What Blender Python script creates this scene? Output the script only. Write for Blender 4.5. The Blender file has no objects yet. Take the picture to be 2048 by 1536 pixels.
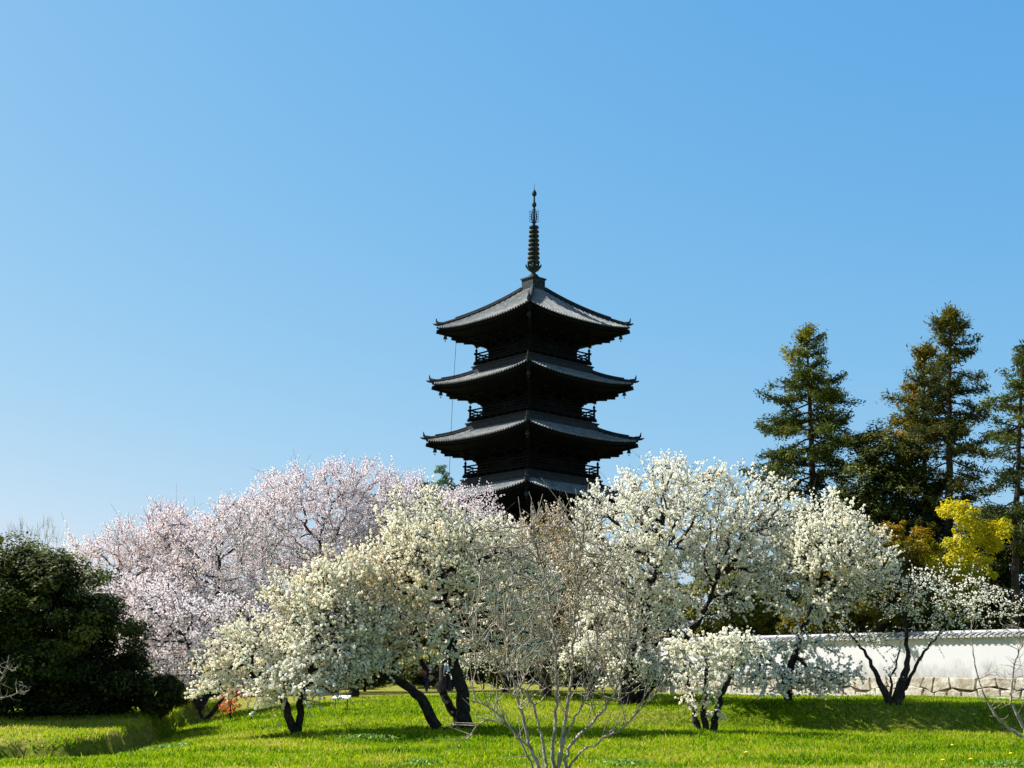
import bpy, math, random
import numpy as np
from mathutils import Vector, Matrix

# ------------------------------------------------------------------ camera, light
sc = bpy.context.scene
C = sc.collection
FPX = 2800.0
PITCH, ROLL = math.radians(12.72), math.radians(0.8)
CAMZ = 1.6
cd = bpy.data.cameras.new('camera'); cam = bpy.data.objects.new('camera', cd); C.objects.link(cam)
cd.sensor_width = 36; cd.lens = 36 * FPX / 2048; cd.clip_end = 5000; cd.clip_start = 0.1
CM = Matrix.Rotation(math.pi / 2 + PITCH, 4, 'X') @ Matrix.Rotation(ROLL, 4, 'Z')
cam.matrix_world = Matrix.Translation((0, 0, CAMZ)) @ CM
sc.camera = cam

_el = math.radians(47); SUN = Vector((-.934 * math.cos(_el), .357 * math.cos(_el), math.sin(_el))).normalized()
sun_el = math.asin(SUN.z); sun_az = math.atan2(SUN.x, SUN.y)
w = bpy.data.worlds.new('World'); sc.world = w; w.use_nodes = True
nt = w.node_tree; bg = nt.nodes['Background']
sky = nt.nodes.new('ShaderNodeTexSky'); sky.sky_type = 'NISHITA'; sky.sun_disc = False
sky.sun_elevation = sun_el; sky.sun_rotation = sun_az
sky.air_density = 1.0; sky.dust_density = 0.75; sky.ozone_density = 1.6; sky.altitude = 0
EXPO = 1.24
# camera-like response of the clear sky: per channel power and gain
sepc = nt.nodes.new('ShaderNodeSeparateColor'); comb = nt.nodes.new('ShaderNodeCombineColor'); nt.links.new(sky.outputs[0], sepc.inputs[0])
for i, (pw, kk) in enumerate(((1.22, 1.14), (.595, .888), (.213, .93))):
    m1 = nt.nodes.new('ShaderNodeMath'); m1.operation = 'MULTIPLY'; m1.inputs[1].default_value = .125; nt.links.new(sepc.outputs[i], m1.inputs[0])
    m2 = nt.nodes.new('ShaderNodeMath'); m2.operation = 'POWER'; m2.inputs[1].default_value = pw; nt.links.new(m1.outputs[0], m2.inputs[0])
    m3 = nt.nodes.new('ShaderNodeMath'); m3.operation = 'MULTIPLY'; m3.inputs[1].default_value = kk / (2 ** EXPO) / .1; nt.links.new(m2.outputs[0], m3.inputs[0])
    nt.links.new(m3.outputs[0], comb.inputs[i])
# towards the zenith the sky is deeper and darker
tcw = nt.nodes.new('ShaderNodeTexCoord'); sz = nt.nodes.new('ShaderNodeSeparateXYZ'); nt.links.new(tcw.outputs['Generated'], sz.inputs[0])
mrz = nt.nodes.new('ShaderNodeMapRange'); mrz.interpolation_type = 'SMOOTHSTEP'; mrz.inputs[1].default_value = .50; mrz.inputs[2].default_value = .80; nt.links.new(sz.outputs[2], mrz.inputs[0])
hi = nt.nodes.new('ShaderNodeMix'); hi.data_type = 'RGBA'; hi.blend_type = 'MULTIPLY'; hi.inputs[0].default_value = 1; hi.inputs[7].default_value = (.5, .5, .5, 1); nt.links.new(sky.outputs[0], hi.inputs[6])
mxz = nt.nodes.new('ShaderNodeMix'); mxz.data_type = 'RGBA'; nt.links.new(mrz.outputs[0], mxz.inputs[0]); nt.links.new(comb.outputs[0], mxz.inputs[6]); nt.links.new(hi.outputs[2], mxz.inputs[7])
nt.links.new(mxz.outputs[2], bg.inputs[0]); bg.inputs[1].default_value = 0.1
sd = bpy.data.lights.new('sun', 'SUN'); so = bpy.data.objects.new('sun', sd); C.objects.link(so)
sd.energy = 5.0; sd.angle = math.radians(0.5); sd.color = (1.0, 0.955, 0.88)
so.rotation_euler = (-SUN).to_track_quat('-Z', 'Y').to_euler(); so.location = (-60, 20, 80)
sc.view_settings.view_transform = 'Standard'; sc.view_settings.look = 'None'
sc.view_settings.exposure = EXPO; sc.view_settings.gamma = 1.0
sc.cycles.max_bounces = 6; sc.cycles.transparent_max_bounces = 4

# ------------------------------------------------------------------ helpers
R3 = np.array(CM.to_3x3())
def at(px, py, Y):
    d = R3 @ np.array([(px - 1024) / FPX, (768 - py) / FPX, -1.0])
    t = Y / d[1]
    return np.array([d[0] * t, Y, CAMZ + d[2] * t])
def mpp(Y): return Y / FPX          # metres per photo pixel

def tag(o, label=None, cat=None, group=None, kind=None):
    if label: o['label'] = label
    if cat: o['category'] = cat
    if group: o['group'] = group
    if kind: o['kind'] = kind
    return o
def empty(name, loc, rz=0, **k):
    o = bpy.data.objects.new(name, None); C.objects.link(o)
    o.location = loc; o.rotation_euler = (0, 0, rz); o.empty_display_size = 0.3
    return tag(o, **k)
def npmesh(name, V, F, mat, parent=None, smooth=False, attr=None, world=True):
    """V (n,3), F list of int arrays (m,k); coordinates are world when world=True (converted for the parent)"""
    V = np.asarray(V, dtype=np.float32)
    if parent is not None and world:
        V = V - np.array(parent.location, dtype=np.float32)
    me = bpy.data.meshes.new(name)
    if not isinstance(F, list): F = [F]
    F = [np.asarray(f, dtype=np.int32) for f in F if len(f)]
    nl = sum(f.size for f in F); npoly = sum(len(f) for f in F)
    me.vertices.add(len(V)); me.vertices.foreach_set('co', V.ravel())
    me.loops.add(nl); me.loops.foreach_set('vertex_index', np.concatenate([f.ravel() for f in F]))
    st = []; s = 0
    for f in F:
        k = f.shape[1]; st.append(s + np.arange(len(f)) * k); s += f.size
    me.polygons.add(npoly); me.polygons.foreach_set('loop_start', np.concatenate(st).astype(np.int32))
    me.polygons.foreach_set('use_smooth', np.full(npoly, bool(smooth)))
    if attr is not None:
        for an, av in attr.items():
            a = me.attributes.new(an, 'FLOAT', 'POINT'); a.data.foreach_set('value', np.asarray(av, dtype=np.float32))
    me.update(calc_edges=True)
    if isinstance(mat, (list, tuple)):
        for m in mat: me.materials.append(m)
    else: me.materials.append(mat)
    o = bpy.data.objects.new(name, me); C.objects.link(o)
    if parent is not None: o.parent = parent
    return o

class MB:
    """collects polygons, written out as one mesh object"""
    def __init__(s): s.V = []; s.F = {}; s.n = 0
    def add(s, verts, faces):
        s.V.append(np.asarray(verts, float).reshape(-1, 3))
        for f in faces: s.F.setdefault(len(f), []).append([i + s.n for i in f])
        s.n += len(s.V[-1])
    def hexa(s, c8):
        s.add(c8, [(0, 3, 2, 1), (4, 5, 6, 7), (0, 1, 5, 4), (1, 2, 6, 5), (2, 3, 7, 6), (3, 0, 4, 7)])
    def box(s, x0, x1, y0, y1, z0, z1, M=None):
        v = np.array([(x0, y0, z0), (x1, y0, z0), (x1, y1, z0), (x0, y1, z0), (x0, y0, z1), (x1, y0, z1), (x1, y1, z1), (x0, y1, z1)])
        if M is not None: v = v @ M[:3, :3].T + M[:3, 3]
        s.hexa(v)
    def beam(s, a, b, wd, h, up=(0, 0, 1)):
        a = np.array(a, float); b = np.array(b, float); d = b - a; d /= np.linalg.norm(d)
        r = np.cross(d, up); r /= np.linalg.norm(r); u = np.cross(r, d)
        r = r * wd / 2; u = u * h / 2
        s.hexa([a - r - u, a + r - u, b + r - u, b - r - u, a - r + u, a + r + u, b + r + u, b - r + u])
    def tube(s, pts, rad, n=6, cap=True):
        pts = np.asarray(pts, float); m = len(pts); rad = np.broadcast_to(rad, (m,))
        vs = []
        for i in range(m):
            d = pts[min(i + 1, m - 1)] - pts[max(i - 1, 0)]; d = d / (np.linalg.norm(d) + 1e-9)
            ref = np.array([0, 0, 1.]) if abs(d[2]) < .9 else np.array([1., 0, 0])
            r = np.cross(d, ref); r /= np.linalg.norm(r); u = np.cross(r, d)
            for k in range(n):
                a = 2 * math.pi * k / n; vs.append(pts[i] + rad[i] * (math.cos(a) * r + math.sin(a) * u))
        fs = []
        for i in range(m - 1):
            for k in range(n):
                k2 = (k + 1) % n; fs.append((i * n + k, i * n + k2, (i + 1) * n + k2, (i + 1) * n + k))
        if cap: fs.append(tuple(range(n))[::-1]); fs.append(tuple((m - 1) * n + k for k in range(n)))
        s.add(vs, fs)
    def lathe(s, prof, n=16, c=(0, 0, 0), rot=0.0):
        vs = []; c = np.array(c, float)
        for r, z in prof:
            for k in range(n):
                a = 2 * math.pi * k / n + rot; vs.append(c + np.array([r * math.cos(a), r * math.sin(a), z]))
        fs = []
        for i in range(len(prof) - 1):
            for k in range(n):
                k2 = (k + 1) % n; fs.append((i * n + k, i * n + k2, (i + 1) * n + k2, (i + 1) * n + k))
        fs.append(tuple(range(n))[::-1]); fs.append(tuple((len(prof) - 1) * n + k for k in range(n)))
        s.add(vs, fs)
    def grid(s, P):
        """P (a,b,3) grid of points"""
        a, b = P.shape[:2]; fs = []
        for i in range(a - 1):
            for j in range(b - 1): fs.append((i * b + j, i * b + j + 1, (i + 1) * b + j + 1, (i + 1) * b + j))
        s.add(P.reshape(-1, 3), fs)
    def build(s, name, mat, parent=None, smooth=False, world=False, attr=None):
        return npmesh(name, np.concatenate(s.V), [np.array(f) for f in s.F.values()], mat, parent, smooth, attr, world)

def noise2(x, y, seed=0, sc_=1.0):
    r = np.random.RandomState(seed); v = np.zeros_like(np.asarray(x, float))
    for o in range(5):
        f = sc_ * 1.9 ** o
        for k in range(3):
            a = r.uniform(0, 6.28); p = r.uniform(0, 6.28)
            v = v + np.sin((x * math.cos(a) + y * math.sin(a)) * f + p + 1.3 * np.sin((x * math.sin(a) - y * math.cos(a)) * f * .7 + p * 2)) / 1.6 ** o
    return v / 5.5
def noise3(P, seed=0, f=1.0):
    r = np.random.RandomState(seed); v = np.zeros(len(P))
    for o in range(3):
        for k in range(4):
            d = r.normal(size=3); d /= np.linalg.norm(d)
            v += np.sin(P @ d * f * 1.9 ** o + r.uniform(0, 6.28)) / 1.6 ** o
    return v / 4.2

# ------------------------------------------------------------------ materials
def mat_basic(name, cols, rough=0.8, scale=3.0, bump=0.0, bscale=20.0, metallic=0.0, spec=0.3):
    m = bpy.data.materials.new(name); m.use_nodes = True; n = m.node_tree; b = n.nodes['Principled BSDF']
    b.inputs['Roughness'].default_value = rough; b.inputs['Metallic'].default_value = metallic
    b.inputs['Specular IOR Level'].default_value = spec
    tc = n.nodes.new('ShaderNodeTexCoord'); nz = n.nodes.new('ShaderNodeTexNoise'); nz.inputs['Scale'].default_value = scale
    nz.inputs['Detail'].default_value = 6; nz.inputs['Roughness'].default_value = .65
    n.links.new(tc.outputs['Object'], nz.inputs['Vector'])
    cr = n.nodes.new('ShaderNodeValToRGB'); el = cr.color_ramp.elements
    el[0].position = .32; el[1].position = .68
    el[0].color = (*cols[0], 1); el[1].color = (*cols[-1], 1)
    for i, c in enumerate(cols[1:-1]):
        e = el.new(.32 + .36 * (i + 1) / (len(cols) - 1)); e.color = (*c, 1)
    n.links.new(nz.outputs['Fac'], cr.inputs[0]); n.links.new(cr.outputs[0], b.inputs['Base Color'])
    if bump > 0:
        n2 = n.nodes.new('ShaderNodeTexNoise'); n2.inputs['Scale'].default_value = bscale; n2.inputs['Detail'].default_value = 8
        n.links.new(tc.outputs['Object'], n2.inputs['Vector'])
        bp = n.nodes.new('ShaderNodeBump'); bp.inputs['Strength'].default_value = bump; bp.inputs['Distance'].default_value = .05
        n.links.new(n2.outputs['Fac'], bp.inputs['Height']); n.links.new(bp.outputs[0], b.inputs['Normal'])
    return m
def mat_leaf(name, ramp, trans=0.3, rough=0.6, spec=0.25, tcol=None):
    """colour from the per-leaf attribute 'v' through a ramp [(pos, col), ...]; part of the light passes through"""
    m = bpy.data.materials.new(name); m.use_nodes = True; n = m.node_tree; b = n.nodes['Principled BSDF']
    b.inputs['Roughness'].default_value = rough; b.inputs['Specular IOR Level'].default_value = spec
    a = n.nodes.new('ShaderNodeAttribute'); a.attribute_name = 'v'
    cr = n.nodes.new('ShaderNodeValToRGB'); el = cr.color_ramp.elements
    el[0].position = ramp[0][0]; el[0].color = (*ramp[0][1], 1); el[1].position = ramp[-1][0]; el[1].color = (*ramp[-1][1], 1)
    for p, c in ramp[1:-1]:
        e = el.new(p); e.color = (*c, 1)
    n.links.new(a.outputs['Fac'], cr.inputs[0]); n.links.new(cr.outputs[0], b.inputs['Base Color'])
    if trans > 0:
        t = n.nodes.new('ShaderNodeBsdfTranslucent'); mx = n.nodes.new('ShaderNodeMixShader'); mx.inputs[0].default_value = trans
        if tcol:
            mm = n.nodes.new('ShaderNodeMix'); mm.data_type = 'RGBA'; mm.blend_type = 'MULTIPLY'; mm.inputs[0].default_value = 1
            n.links.new(cr.outputs[0], mm.inputs[6]); mm.inputs[7].default_value = (*tcol, 1); n.links.new(mm.outputs[2], t.inputs[0])
        else: n.links.new(cr.outputs[0], t.inputs[0])
        n.links.new(b.outputs[0], mx.inputs[1]); n.links.new(t.outputs[0], mx.inputs[2])
        n.links.new(mx.outputs[0], n.nodes['Material Output'].inputs['Surface'])
    return m

M = {}
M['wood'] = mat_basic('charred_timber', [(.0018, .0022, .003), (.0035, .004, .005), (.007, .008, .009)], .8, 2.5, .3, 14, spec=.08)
M['wood_pale'] = mat_basic('weathered_timber', [(.006, .006, .006), (.018, .017, .016)], .8, 4, spec=.1)
M['tile'] = mat_basic('fired_roof_tile', [(.10, .11, .112), (.19, .20, .197), (.31, .31, .30)], .7, 2.2, .25, 9, spec=.2)
M['ridge'] = mat_basic('ridge_tile', [(.010, .013, .017), (.026, .032, .038)], .75, 3, .2, 12, spec=.15)
M['bronze'] = mat_basic('verdigris_bronze', [(.005, .009, .011), (.014, .024, .027), (.045, .068, .070)], .7, 5, .1, 20, spec=.15)
M['bark_dark'] = mat_basic('dark_bark', [(.012, .010, .009), (.028, .024, .021), (.05, .044, .038)], .9, 7, .6, 30, spec=.1)
M['bark_cherry'] = mat_basic('cherry_bark', [(.03, .025, .025), (.06, .05, .05)], .9, 7, .4, 30, spec=.1)
M['bark_grey'] = mat_basic('pale_grey_bark', [(.24, .225, .20), (.40, .375, .33), (.54, .51, .46)], .85, 6, .3, 30, spec=.1)
M['bark_shrub'] = mat_basic('grey_brown_twig_bark', [(.12, .105, .085), (.27, .245, .205), (.46, .43, .37)], .9, 9, .5, 40, spec=.08)
M['bark_brown'] = mat_basic('red_brown_bark', [(.03, .023, .018), (.075, .055, .043)], .9, 5, .5, 20, spec=.1)
M['plum'] = mat_leaf('cream_blossom', [(0, (.88, .72, .50)), (.10, (.93, .88, .70)), (.5, (.95, .935, .82)), (1, (.96, .955, .91))], .55)
M['plum2'] = mat_leaf('white_blossom', [(0, (.90, .83, .64)), (.25, (.94, .925, .80)), (1, (.95, .95, .90))], .6)
M['cherry'] = mat_leaf('pink_blossom', [(0, (.88, .72, .73)), (.2, (.93, .84, .85)), (.6, (.95, .90, .91)), (1, (.96, .94, .945))], .62)
M['bud'] = mat_leaf('fading_blossom', [(0, (.42, .20, .10)), (.25, (.62, .46, .30)), (.6, (.82, .74, .58)), (1, (.88, .85, .74))], .3)
M['ever'] = mat_leaf('dark_evergreen_leaf', [(0, (.010, .016, .005)), (.35, (.030, .046, .008)), (.62, (.11, .13, .02)), (1, (.26, .25, .035))], .35, .6, .12)  # olive end of the ramp carries painted sun highlights
M['conifer'] = mat_leaf('conifer_needles', [(0, (.014, .028, .012)), (.35, (.05, .07, .018)), (.7, (.12, .15, .025)), (1, (.26, .22, .02))], .3, .8, .05)
M['conifer2'] = mat_leaf('rusty_conifer_needles', [(0, (.022, .034, .014)), (.35, (.07, .080, .018)), (.66, (.15, .15, .02)), (1, (.38, .20, .02))], .3, .8, .05)
M['yellow'] = mat_leaf('yellow_green_leaf', [(0, (.20, .24, .008)), (.5, (.46, .43, .008)), (1, (.68, .55, .01))], .4)
M['orange'] = mat_leaf('russet_leaf', [(0, (.04, .05, .01)), (.4, (.14, .13, .015)), (.75, (.34, .24, .015)), (1, (.48, .24, .02))], .3, .7, .1)
M['hedge'] = mat_leaf('azalea_leaf', [(0, (.07, .09, .015)), (.5, (.19, .21, .03)), (1, (.36, .32, .06))], .2)
M['pale'] = mat_leaf('bamboo_leaf', [(0, (.12, .20, .12)), (1, (.26, .38, .24))], .35)
M['red'] = mat_leaf('red_blossom', [(0, (.35, .02, .01)), (.6, (.75, .06, .03)), (1, (.85, .20, .10))], .3)
M['grass'] = mat_leaf('spring_grass', [(0, (.02, .07, .002)), (.28, (.12, .26, .001)), (.58, (.30, .42, .001)), (.8, (.42, .43, .02)), (1, (.52, .44, .14))], .5, .6, .15)
M['weed'] = mat_leaf('grey_green_weed', [(0, (.06, .16, .01)), (.5, (.15, .30, .03)), (1, (.34, .48, .16))], .35)
M['plaster'] = None
M['stone'] = mat_basic('wall_stone', [(.20, .15, .10), (.38, .35, .29), (.58, .55, .48)], .9, 2.2, .6, 9, spec=.15)
M['mortar'] = mat_basic('dark_joint', [(.05, .042, .032), (.12, .10, .08)], .95, 5, spec=.1)
M['granite'] = mat_basic('granite', [(.42, .41, .38), (.55, .54, .50)], .85, 12, .2, 40)
M['captile'] = mat_basic('pale_coping_tile', [(.20, .20, .20), (.36, .36, .36), (.55, .55, .54)], .6, 3, .2, 15)
M['hill'] = mat_basic('wooded_hill', [(.03, .05, .02), (.06, .08, .03)], .95, .05, .8, .3)

def plaster():
    m = bpy.data.materials.new('white_plaster'); m.use_nodes = True; n = m.node_tree; b = n.nodes['Principled BSDF']
    b.inputs['Roughness'].default_value = .9; b.inputs['Specular IOR Level'].default_value = .1
    tc = n.nodes.new('ShaderNodeTexCoord'); sp = n.nodes.new('ShaderNodeSeparateXYZ'); n.links.new(tc.outputs['Object'], sp.inputs[0])
    nz = n.nodes.new('ShaderNodeTexNoise'); nz.inputs['Scale'].default_value = 2.6; nz.inputs['Detail'].default_value = 9; nz.inputs['Roughness'].default_value = .7
    mp = n.nodes.new('ShaderNodeMapping'); mp.inputs['Scale'].default_value = (.9, .9, .45)
    n.links.new(tc.outputs['Object'], mp.inputs[0]); n.links.new(mp.outputs[0], nz.inputs['Vector'])
    # splash stain above the stone footing: lower = dirtier
    mr = n.nodes.new('ShaderNodeMapRange'); mr.inputs[1].default_value = .70; mr.inputs[2].default_value = 1.5; mr.inputs[3].default_value = .75; mr.inputs[4].default_value = 0.0
    n.links.new(sp.outputs[2], mr.inputs[0])
    mu = n.nodes.new('ShaderNodeMath'); mu.operation = 'MULTIPLY_ADD'; n.links.new(nz.outputs['Fac'], mu.inputs[0]); mu.inputs[1].default_value = 2.2; mu.inputs[2].default_value = -1.1
    ma = n.nodes.new('ShaderNodeMath'); ma.operation = 'ADD'; n.links.new(mu.outputs[0], ma.inputs[0]); n.links.new(mr.outputs[0], ma.inputs[1])
    mu2 = n.nodes.new('ShaderNodeMapRange'); mu2.inputs[1].default_value = .12; mu2.inputs[2].default_value = .75; mu2.inputs[4].default_value = .8; n.links.new(ma.outputs[0], mu2.inputs[0])
    mx = n.nodes.new('ShaderNodeMix'); mx.data_type = 'RGBA'; n.links.new(mu2.outputs[0], mx.inputs[0])
    mx.inputs[6].default_value = (.52, .52, .535, 1); mx.inputs[7].default_value = (.27, .265, .25, 1)
    n.links.new(mx.outputs[2], b.inputs['Base Color']); return m
M['plaster'] = plaster()

def ground_mat():
    m = bpy.data.materials.new('turf_soil'); m.use_nodes = True; n = m.node_tree; b = n.nodes['Principled BSDF']
    b.inputs['Roughness'].default_value = .95; b.inputs['Specular IOR Level'].default_value = .05
    tc = n.nodes.new('ShaderNodeTexCoord'); nz = n.nodes.new('ShaderNodeTexNoise'); nz.inputs['Scale'].default_value = 9; nz.inputs['Detail'].default_value = 8; nz.inputs['Roughness'].default_value = .75
    n.links.new(tc.outputs['Object'], nz.inputs['Vector'])
    cr = n.nodes.new('ShaderNodeValToRGB'); e = cr.color_ramp.elements
    e[0].position = .35; e[0].color = (.025, .05, .002, 1); e[1].position = .65; e[1].color = (.15, .20, .003, 1)
    n.links.new(nz.outputs['Fac'], cr.inputs[0])
    cr2 = n.nodes.new('ShaderNodeValToRGB'); e = cr2.color_ramp.elements
    e[0].position = .35; e[0].color = (.16, .14, .03, 1); e[1].position = .65; e[1].color = (.44, .38, .12, 1)
    n.links.new(nz.outputs['Fac'], cr2.inputs[0])
    a = n.nodes.new('ShaderNodeAttribute'); a.attribute_name = 'dry'
    mx = n.nodes.new('ShaderNodeMix'); mx.data_type = 'RGBA'; n.links.new(a.outputs['Fac'], mx.inputs[0])
    n.links.new(cr.outputs[0], mx.inputs[6]); n.links.new(cr2.outputs[0], mx.inputs[7]); n.links.new(mx.outputs[2], b.inputs['Base Color'])
    bp = n.nodes.new('ShaderNodeBump'); bp.inputs['Strength'].default_value = .8; bp.inputs['Distance'].default_value = .06
    n.links.new(nz.outputs['Fac'], bp.inputs['Height']); n.links.new(bp.outputs[0], b.inputs['Normal'])
    return m
M['ground'] = ground_mat()

# ------------------------------------------------------------------ terrain
TY = [22, 24, 30, 36, 37.0, 37.9, 40, 45, 55, 75, 84, 95, 107, 130]
TX = [-300, 0, 512, 1024, 1536, 2048, 2350]
TP = {22: [1552] * 7, 24: [1538] * 7,
      30: [1500, 1497, 1490, 1490, 1494, 1500, 1505],
      36: [1442, 1442, 1450, 1450, 1464, 1470, 1476],
      37.0: [1436, 1436, 1443, 1444, 1458, 1464, 1470], 37.9: [1431, 1431, 1435, 1432, 1408, 1412, 1418],
      40: [1424, 1424, 1424, 1418, 1403, 1407, 1413],
      45: [1410, 1408, 1400, 1388, 1394, 1398, 1404],
      55: [1404, 1402, 1394, 1384, 1390, 1394, 1400],
      75: [1386, 1386, 1380, 1378, 1380, 1386, 1390],
      84: [1345] * 7, 95: [1295] * 7, 107: [1272] * 7, 130: [1272] * 7}
TZ = np.array([[at(px, py, Y)[2] for px, py in zip(TX, TP[Y])] for Y in TY])
TXr = np.array([at(px, 1420, 10)[0] / 10 for px in TX])
# edge of the raised, drier ground on the left (x, y)
EDGE = np.array([(-60, 30.2), (-11.6, 31.0), (-9.7, 31.4), (-9.0, 33.0), (-9.1, 36), (-9.4, 40), (-9.6, 47)])
def edge_d(x, y):
    """signed distance to the edge: + inside the raised part"""
    best = np.full(np.shape(x), 1e9); sgn = np.ones(np.shape(x))
    for (ax, ay), (bx, by) in zip(EDGE[:-1], EDGE[1:]):
        dx, dy = bx - ax, by - ay; L2 = dx * dx + dy * dy
        t = np.clip(((x - ax) * dx + (y - ay) * dy) / L2, 0, 1)
        d = np.hypot(x - ax - t * dx, y - ay - t * dy); s = np.sign(dx * (y - ay) - dy * (x - ax))
        m = d < best; best = np.where(m, d, best); sgn = np.where(m, s, sgn)
    return best * sgn
def H(x, y):
    x = np.asarray(x, float); y = np.asarray(y, float)
    yc = np.clip(y, 22, 130); q = np.clip(x / np.maximum(yc, 1), TXr[0], TXr[-1] - 1e-6)
    j = np.clip(np.searchsorted(TXr, q, side='right') - 1, 0, len(TXr) - 2)
    i = np.clip(np.searchsorted(TY, yc, side='right') - 1, 0, len(TY) - 2)
    TYa = np.array(TY, float)
    u = (q - TXr[j]) / (TXr[j + 1] - TXr[j]); v = (yc - TYa[i]) / (TYa[i + 1] - TYa[i]); 
    z = (TZ[i, j] * (1 - u) + TZ[i, j + 1] * u) * (1 - v) + (TZ[i + 1, j] * (1 - u) + TZ[i + 1, j + 1] * u) * v
    z = np.where(y < 22, z * np.clip((y - 4) / 18, 0, 1) ** 1.2, z)
    e = edge_d(x, y)
    s = 1 / (1 + np.exp(-np.clip(e + .10 * np.sin(x * 3.1) + .07 * np.sin(y * 4.3) + .06 * np.sin(x * 9.7 + y * 6) + .04 * np.sin(x * 17 + 1), -8, 8) / .08))
    fade = np.exp(-np.maximum(-e, 0) / 2.2) * (y < 50)
    z = z + np.where(e > 0, 0, 1) * -.60 * fade * (1 - s) + 0 * s - np.where(e > 0, .60 * (1 - s), 0)
    near = np.clip((y - 8) / 10, 0, 1) * np.clip((60 - y) / 15, 0, 1)
    z = z + near * (.05 * noise2(x, y, 3, .9) + .035 * noise2(x, y, 4, 2.4))
    return z
def dryness(x, y):
    e = edge_d(x, y)
    d = np.clip(.20 + .9 * noise2(x, y, 11, .55), 0, 1) * .55
    d = np.where(e > .12, np.clip(.50 + .45 * noise2(x, y, 12, 1.2), 0, 1), d)
    q = x / np.maximum(y, 1)
    d = np.where((y < 25.5), np.maximum(d, np.clip((25.5 - y) / 2.5, 0, 1) * np.clip(.4 + noise2(x, y, 14, 1.3), 0, 1)), d)
    bank = np.exp(-((y - 38.2) / 1.4) ** 2) * (q > .12)
    d = np.maximum(d, bank * np.clip(.05 + .6 * noise2(x, y, 13, .8), 0, 1))
    d = np.where(y > 48, np.maximum(d, .45), d)
    return np.clip(d, 0, 1)
def G(px, Y):
    """ground point seen in photo column px at depth Y"""
    p = at(px, 1400, Y); return np.array([p[0], Y, float(H(p[0], Y))])

xs = np.unique(np.concatenate([np.linspace(-1500, -120, 18), np.linspace(-120, -26, 48), np.arange(-26, 26.01, .16), np.linspace(26, 120, 48), np.linspace(120, 1500, 18)]))
ys = np.unique(np.concatenate([np.linspace(-300, 0, 12), np.linspace(0, 22, 45), np.arange(22, 48, .14), np.arange(48, 140, .8), np.linspace(140, 2500, 30)]))
X, Yg = np.meshgrid(xs, ys); Z = H(X, Yg)
V = np.stack([X, Yg, Z], -1).reshape(-1, 3)
a, b = X.shape; I = (np.arange(a - 1)[:, None] * b + np.arange(b - 1)[None, :]).ravel()
g = npmesh('ground', V, np.stack([I, I + 1, I + b + 1, I + b], 1), M['ground'], smooth=True, attr={'dry': dryness(X, Yg).ravel()})
tag(g, kind='structure')

# far low hills behind everything
hx = np.linspace(-2200, 2200, 160); hy = np.linspace(500, 1500, 30)
HX, HY = np.meshgrid(hx, hy); prof = np.sin((HY - 500) / 1000 * math.pi)
HZ = prof * (26 + 16 * noise2(HX, HY, 21, .006) + 4 * noise2(HX, HY, 22, .03)) - 2 + 7
a, b = HX.shape; I = (np.arange(a - 1)[:, None] * b + np.arange(b - 1)[None, :]).ravel()
tag(npmesh('hills', np.stack([HX, HY, HZ], -1).reshape(-1, 3), np.stack([I, I + 1, I + b + 1, I + b], 1), M['hill'], smooth=True), kind='structure')

# ------------------------------------------------------------------ foliage primitives
def rframes(rng, n):
    d = rng.normal(size=(n, 3)); d /= np.linalg.norm(d, axis=1, keepdims=True)
    e = rng.normal(size=(n, 3)); e -= (e * d).sum(1, keepdims=True) * d; e /= np.linalg.norm(e, axis=1, keepdims=True)
    return d, e, np.cross(d, e)
OCT = np.array([(1, 0, 0), (-1, 0, 0), (0, 1, 0), (0, -1, 0), (0, 0, 1), (0, 0, -1)], float)
OCF = np.array([(0, 2, 4), (2, 1, 4), (1, 3, 4), (3, 0, 4), (2, 0, 5), (1, 2, 5), (3, 1, 5), (0, 3, 5)])
def blobs(rng, Cn, r):
    n = len(Cn); a, b, c = rframes(rng, n)
    k = OCT[None] * rng.uniform(.55, 1.25, size=(n, 6, 1))
    V = Cn[:, None] + (k[..., 0:1] * a[:, None] + k[..., 1:2] * b[:, None] + k[..., 2:3] * c[:, None]) * r[:, None, None]
    F = (np.arange(n)[:, None, None] * 6 + OCF[None]).reshape(-1, 3)
    return V.reshape(-1, 3), F
def cards(rng, Cn, Nn, size, aspect=.55, Dn=None):
    """diamond leaves: centres, normals, length"""
    n = len(Cn)
    Nn = Nn / (np.linalg.norm(Nn, axis=1, keepdims=True) + 1e-9)
    D = rng.normal(size=(n, 3)) if Dn is None else Dn
    D = D - (D * Nn).sum(1, keepdims=True) * Nn; D /= (np.linalg.norm(D, axis=1, keepdims=True) + 1e-9)
    S = np.cross(Nn, D); s = np.broadcast_to(size, (n,))[:, None]
    V = np.stack([Cn - D * s / 2, Cn + S * s * aspect / 2 - D * s * .08, Cn + D * s / 2, Cn - S * s * aspect / 2 - D * s * .08], 1)
    return V.reshape(-1, 3), np.arange(n * 4).reshape(-1, 4)
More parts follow.
